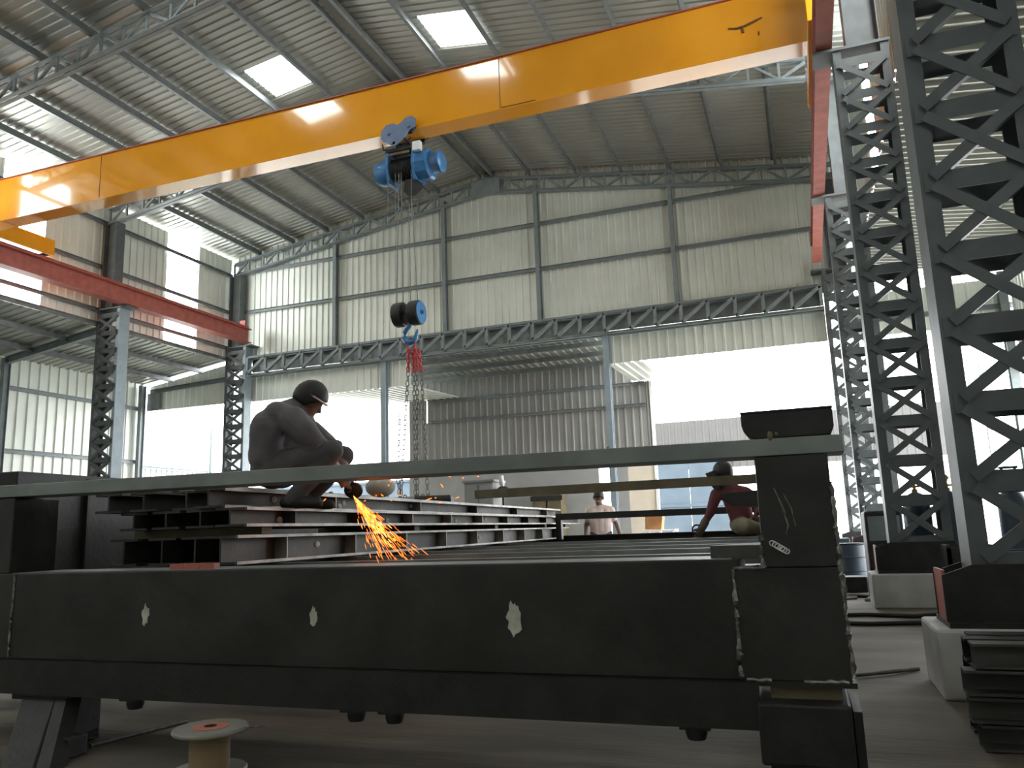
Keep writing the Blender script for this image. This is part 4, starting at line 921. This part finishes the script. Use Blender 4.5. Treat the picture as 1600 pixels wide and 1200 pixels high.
# sparks: a spray of glowing steel chips
rnd = random.Random(3)
s0 = g1 + V((.02, -.06, -.05))
def chip(mb, p, d, L, r): mb.tube([p, p + d * L * .5, p + d * L], [r * .5, r, r * .3], 5)
E1, E2 = V((-2.46, 4.27, .93)), V((-2.24, 4.41, .93))
for nm, mt, cnt, r0 in (('spark_shower', 'spark', 340, .0022), ('spark_shower', 'sparkhot', 110, .0028)):
    mb = MB()
    for i in range(cnt):
        w = rnd.random() ** .9; e = E1 + (E2 - E1) * (w if mt == 'spark' else .5 + .4 * (w - .3))
        e = e + V((rnd.gauss(0, .03), rnd.gauss(0, .04), rnd.gauss(0, .03)))
        q = rnd.random() ** (1.1 if mt == 'spark' else 1.5) * (1.0 if mt == 'spark' else .75); d = (e - s0)
        p = s0 + d * q
        chip(mb, p, d.normalized(), rnd.uniform(.025, .085), r0 * rnd.uniform(.5, 1.2))
    if mt == 'spark':
        for i in range(26):
            p = s0 + V((rnd.uniform(-.15, .75), rnd.uniform(-.2, .5), rnd.uniform(-.12, .2)))
            chip(mb, p, V((rnd.uniform(-1, 1), rnd.uniform(-.3, .3), rnd.uniform(-.6, .3))).normalized(), rnd.uniform(.012, .035), .0045)
    tag(mb.build(nm, mt), 'shower of orange grinding sparks falling from the grinder' if mt == 'spark' else 'bright yellow core of the grinding spark shower', 'sparks', None, 'stuff')

# --- seated worker in maroon shirt on the deck
F2, R2 = V((.938, .344, 0)), V((.344, -.938, 0)); O2 = V((-.88, 9.99, 0)); ZD = -.02
P2 = lambda a, s, z: O2 + F2 * a + R2 * s + V((0, 0, z + ZD))
t = thing('person', 'man in a maroon shirt and dark helmet sitting on the deck bars', 'person', P2(.14, 0, .92))
f = Fig(); k = 'shirtred'
f.mass(P2(.15, 0, 1.05), (.16, .15, .12), 'olive')
f.limb([P2(.15, 0, 1.08), P2(.12, 0, 1.22), P2(.07, 0, 1.36), P2(.02, 0, 1.45)], [.14, .145, .14, .09], k)
f.limb([P2(-.12, -.04, 1.42), P2(.03, 0, 1.46), P2(.2, .04, 1.42)], [.08, .09, .08], k)
f.limb([P2(.01, 0, 1.48), P2(-.01, .0, 1.58)], [.06, .056], 'skin')
hc = P2(-.03, .0, 1.66); hf = -F2 * .8 + R2 * .3 + V((0, 0, -.35)); hu = V((0, 0, 1)) - F2 * .35
f.head(hc, hf, hu)
f.limb([P2(-.14, -.02, 1.41), P2(-.2, .0, 1.28), P2(-.24, .03, 1.2)], [.075, .062, .055], k)
f.limb([P2(-.24, .03, 1.2), P2(-.33, .04, 1.07)], [.05, .04], k)
f.limb([P2(-.31, .04, 1.10), P2(-.36, .05, 1.02)], [.052, .048], 'glove')
f.hand(P2(-.36, .05, 1.02), -F2 * .5 + V((0, 0, -.8)), -R2, 'glove', .4, 1.15)
f.limb([P2(.22, .05, 1.41), P2(.36, .1, 1.30)], [.075, .06], k)
f.limb([P2(.36, .1, 1.30), P2(.27, .2, 1.18)], [.052, .042], k)
f.hand(P2(.27, .2, 1.17), -F2 * .8 + V((0, 0, -.5)), V((0, 0, -1)), 'glove', .5, 1.1)
for hip, knee, foot in (((.2, .06), (.47, .12, 1.08), (.25, .22, .98)), ((.1, .06), (.12, .38, 1.03), (.4, .34, .97))):
    f.limb([P2(hip[0], hip[1], 1.04), P2(*knee)], [.105, .075], 'olive')
    f.limb([P2(*knee), P2(*foot)], [.07, .052], 'olive')
    f.limb([P2(*foot), P2(foot[0] + .14, foot[1] + .03, .965)], [.05, .038], 'shoe')
finalize_body('body', f.mb, f.segs, t, .013)
fwv = hf.normalized(); uv = V(hu).normalized()
mb = MB(); mb.ell(hc + uv * .03, (.125, .12, .135), 18, 10); mb.build('helmet', 'black', t)
mb = MB(); c = hc + fwv * .15; sdv = fwv.cross(uv).normalized(); uv2 = sdv.cross(fwv)
mb.prism([c + sdv * .09 + uv2 * .1, c - sdv * .09 + uv2 * .1, c - sdv * .09 - uv2 * .08, c - sdv * .05 - uv2 * .14, c + sdv * .05 - uv2 * .14, c + sdv * .09 - uv2 * .08], fwv, .03); mb.build('face_shield', 'black', t, bevel=.008)
mb = MB(); p = P2(-.42, .06, .98); mb.torus(p + V((0, 0, .03)), R2, .055, .01, None, 16, 6); tag(mb.build('cable_loop', 'black'), 'small loop of black cable by the glove of the seated man', 'cable')

# --- standing man behind the frame
O3 = V((-3.40, 13.75, 0)); A3 = V((.963, .27, 0)); S3 = V((.27, -.963, 0))
P3 = lambda a, s, z: O3 + A3 * a + S3 * s + V((0, 0, z))
t = thing('person', 'man in a pinkish white t-shirt standing behind the frame, looking down', 'person', O3)
f = Fig(); k = 'shirtwhite'
f.limb([P3(0, 0, 1.0), P3(0, .01, 1.12), P3(0, .0, 1.25), P3(0, -.01, 1.34)], [.125, .12, .135, .11], k)
for s_ in (-.07, .07): f.limb([P3(s_, .0, .96), P3(s_ * 1.1, .01, 1.12), P3(s_ * 1.5, 0, 1.30)], [.115, .115, .11], k)
f.limb([P3(-.17, 0, 1.36), P3(0, 0, 1.39), P3(.17, 0, 1.36)], [.07, .085, .07], k)
f.limb([P3(0, 0, 1.40), P3(-.005, .03, 1.48)], [.06, .055], 'skin')
hc = P3(-.015, .05, 1.56); hf = S3 * .85 + A3 * -.2 + V((0, 0, -.4)); hu = V((0, 0, 1)) + S3 * .4
f.head(hc, hf, hu)
f.limb([P3(-.19, 0, 1.35), P3(-.225, .0, 1.2)], [.07, .066], k); f.limb([P3(.19, 0, 1.35), P3(.225, .0, 1.2)], [.07, .066], k)
f.limb([P3(-.225, 0, 1.22), P3(-.255, .0, 1.1), P3(-.27, .1, .93)], [.046, .042, .032], 'skin')
f.limb([P3(.225, 0, 1.22), P3(.275, .0, 1.1), P3(.32, .1, .92)], [.046, .042, .032], 'skin')
f.hand(P3(-.27, .1, .93), S3 * .3 + V((0, 0, -1)), A3, 'skin', .35); f.hand(P3(.32, .1, .92), S3 * .3 + V((0, 0, -1)), -A3, 'skin', .35)
for s_ in (-.09, .09):
    f.limb([P3(s_, 0, .93), P3(s_ * 1.1, .03, .5), P3(s_ * 1.1, -.01, .1)], [.115, .075, .052], 'trouser')
    f.limb([P3(s_ * 1.1, -.02, .05), P3(s_ * 1.2, .16, .04)], [.048, .036], 'shoe')
finalize_body('body', f.mb, f.segs, t, .013)
hair('hair', hc, hf, hu, 'hair', t)
mb = MB(); mb.ell(P3(.30, .14, .845), (.10, .05, .055), 12, 8); mb.ell(P3(.24, .14, .86), (.07, .04, .04), 10, 6); tag(mb.build('green_rag', 'green'), 'green rag in the hand of the standing man', 'cloth')

# ------------------------------------------------------------------ light, world, camera
w = D.worlds.new('World'); scn.world = w; w.use_nodes = True
bg = w.node_tree.nodes['Background']; bg.inputs['Color'].default_value = (.97, .99, 1, 1); bg.inputs['Strength'].default_value = 6.0
def portal(loc, rot, sx, sy):
    l = D.lights.new('daylight_portal', 'AREA'); l.shape = 'RECTANGLE'; l.size = sx; l.size_y = sy; l.cycles.is_portal = True
    o = D.objects.new('daylight_portal', l); COL.objects.link(o); o.location = loc; o.rotation_euler = rot
H_ = math.pi / 2
portal((-11.5, 25.3, 2.7), (-H_, 0, 0), 19.0, 5.4)
portal((-1.3, 25.3, 3.0), (-H_, 0, 0), 6.0, 6.0)
portal((3.3, G + .3, 2.75), (-H_, 0, 0), 3.4, 5.5)
portal((5.2, 16.4, 2.1), (0, H_, 0), 4.3, 9.0)

cam = D.cameras.new('Camera'); co = D.objects.new('Camera', cam); COL.objects.link(co)
cam.sensor_fit = 'HORIZONTAL'; cam.sensor_width = 36.0; cam.lens = 1245.0 / 1600 * 36.0; cam.clip_start = .05; cam.clip_end = 300
r = V((.93822723, .34439079, -.03353571)); dn = V((-.09338999, .15871167, -.98289822)); fw = V((-.33317859, .92531378, .18107027))
mx = Matrix((r, -dn, -fw)).transposed().to_4x4(); mx.translation = V((0, 0, 1.05)); co.matrix_world = mx
scn.camera = co
vs = scn.view_settings; vs.view_transform = 'Standard'; vs.look = 'None'; vs.exposure = 0.9; vs.gamma = 1.0; vs.use_curve_mapping = False
cy = scn.cycles
cy.use_denoising = True; cy.max_bounces = 10; cy.diffuse_bounces = 6; cy.glossy_bounces = 4; cy.sample_clamp_indirect = 8
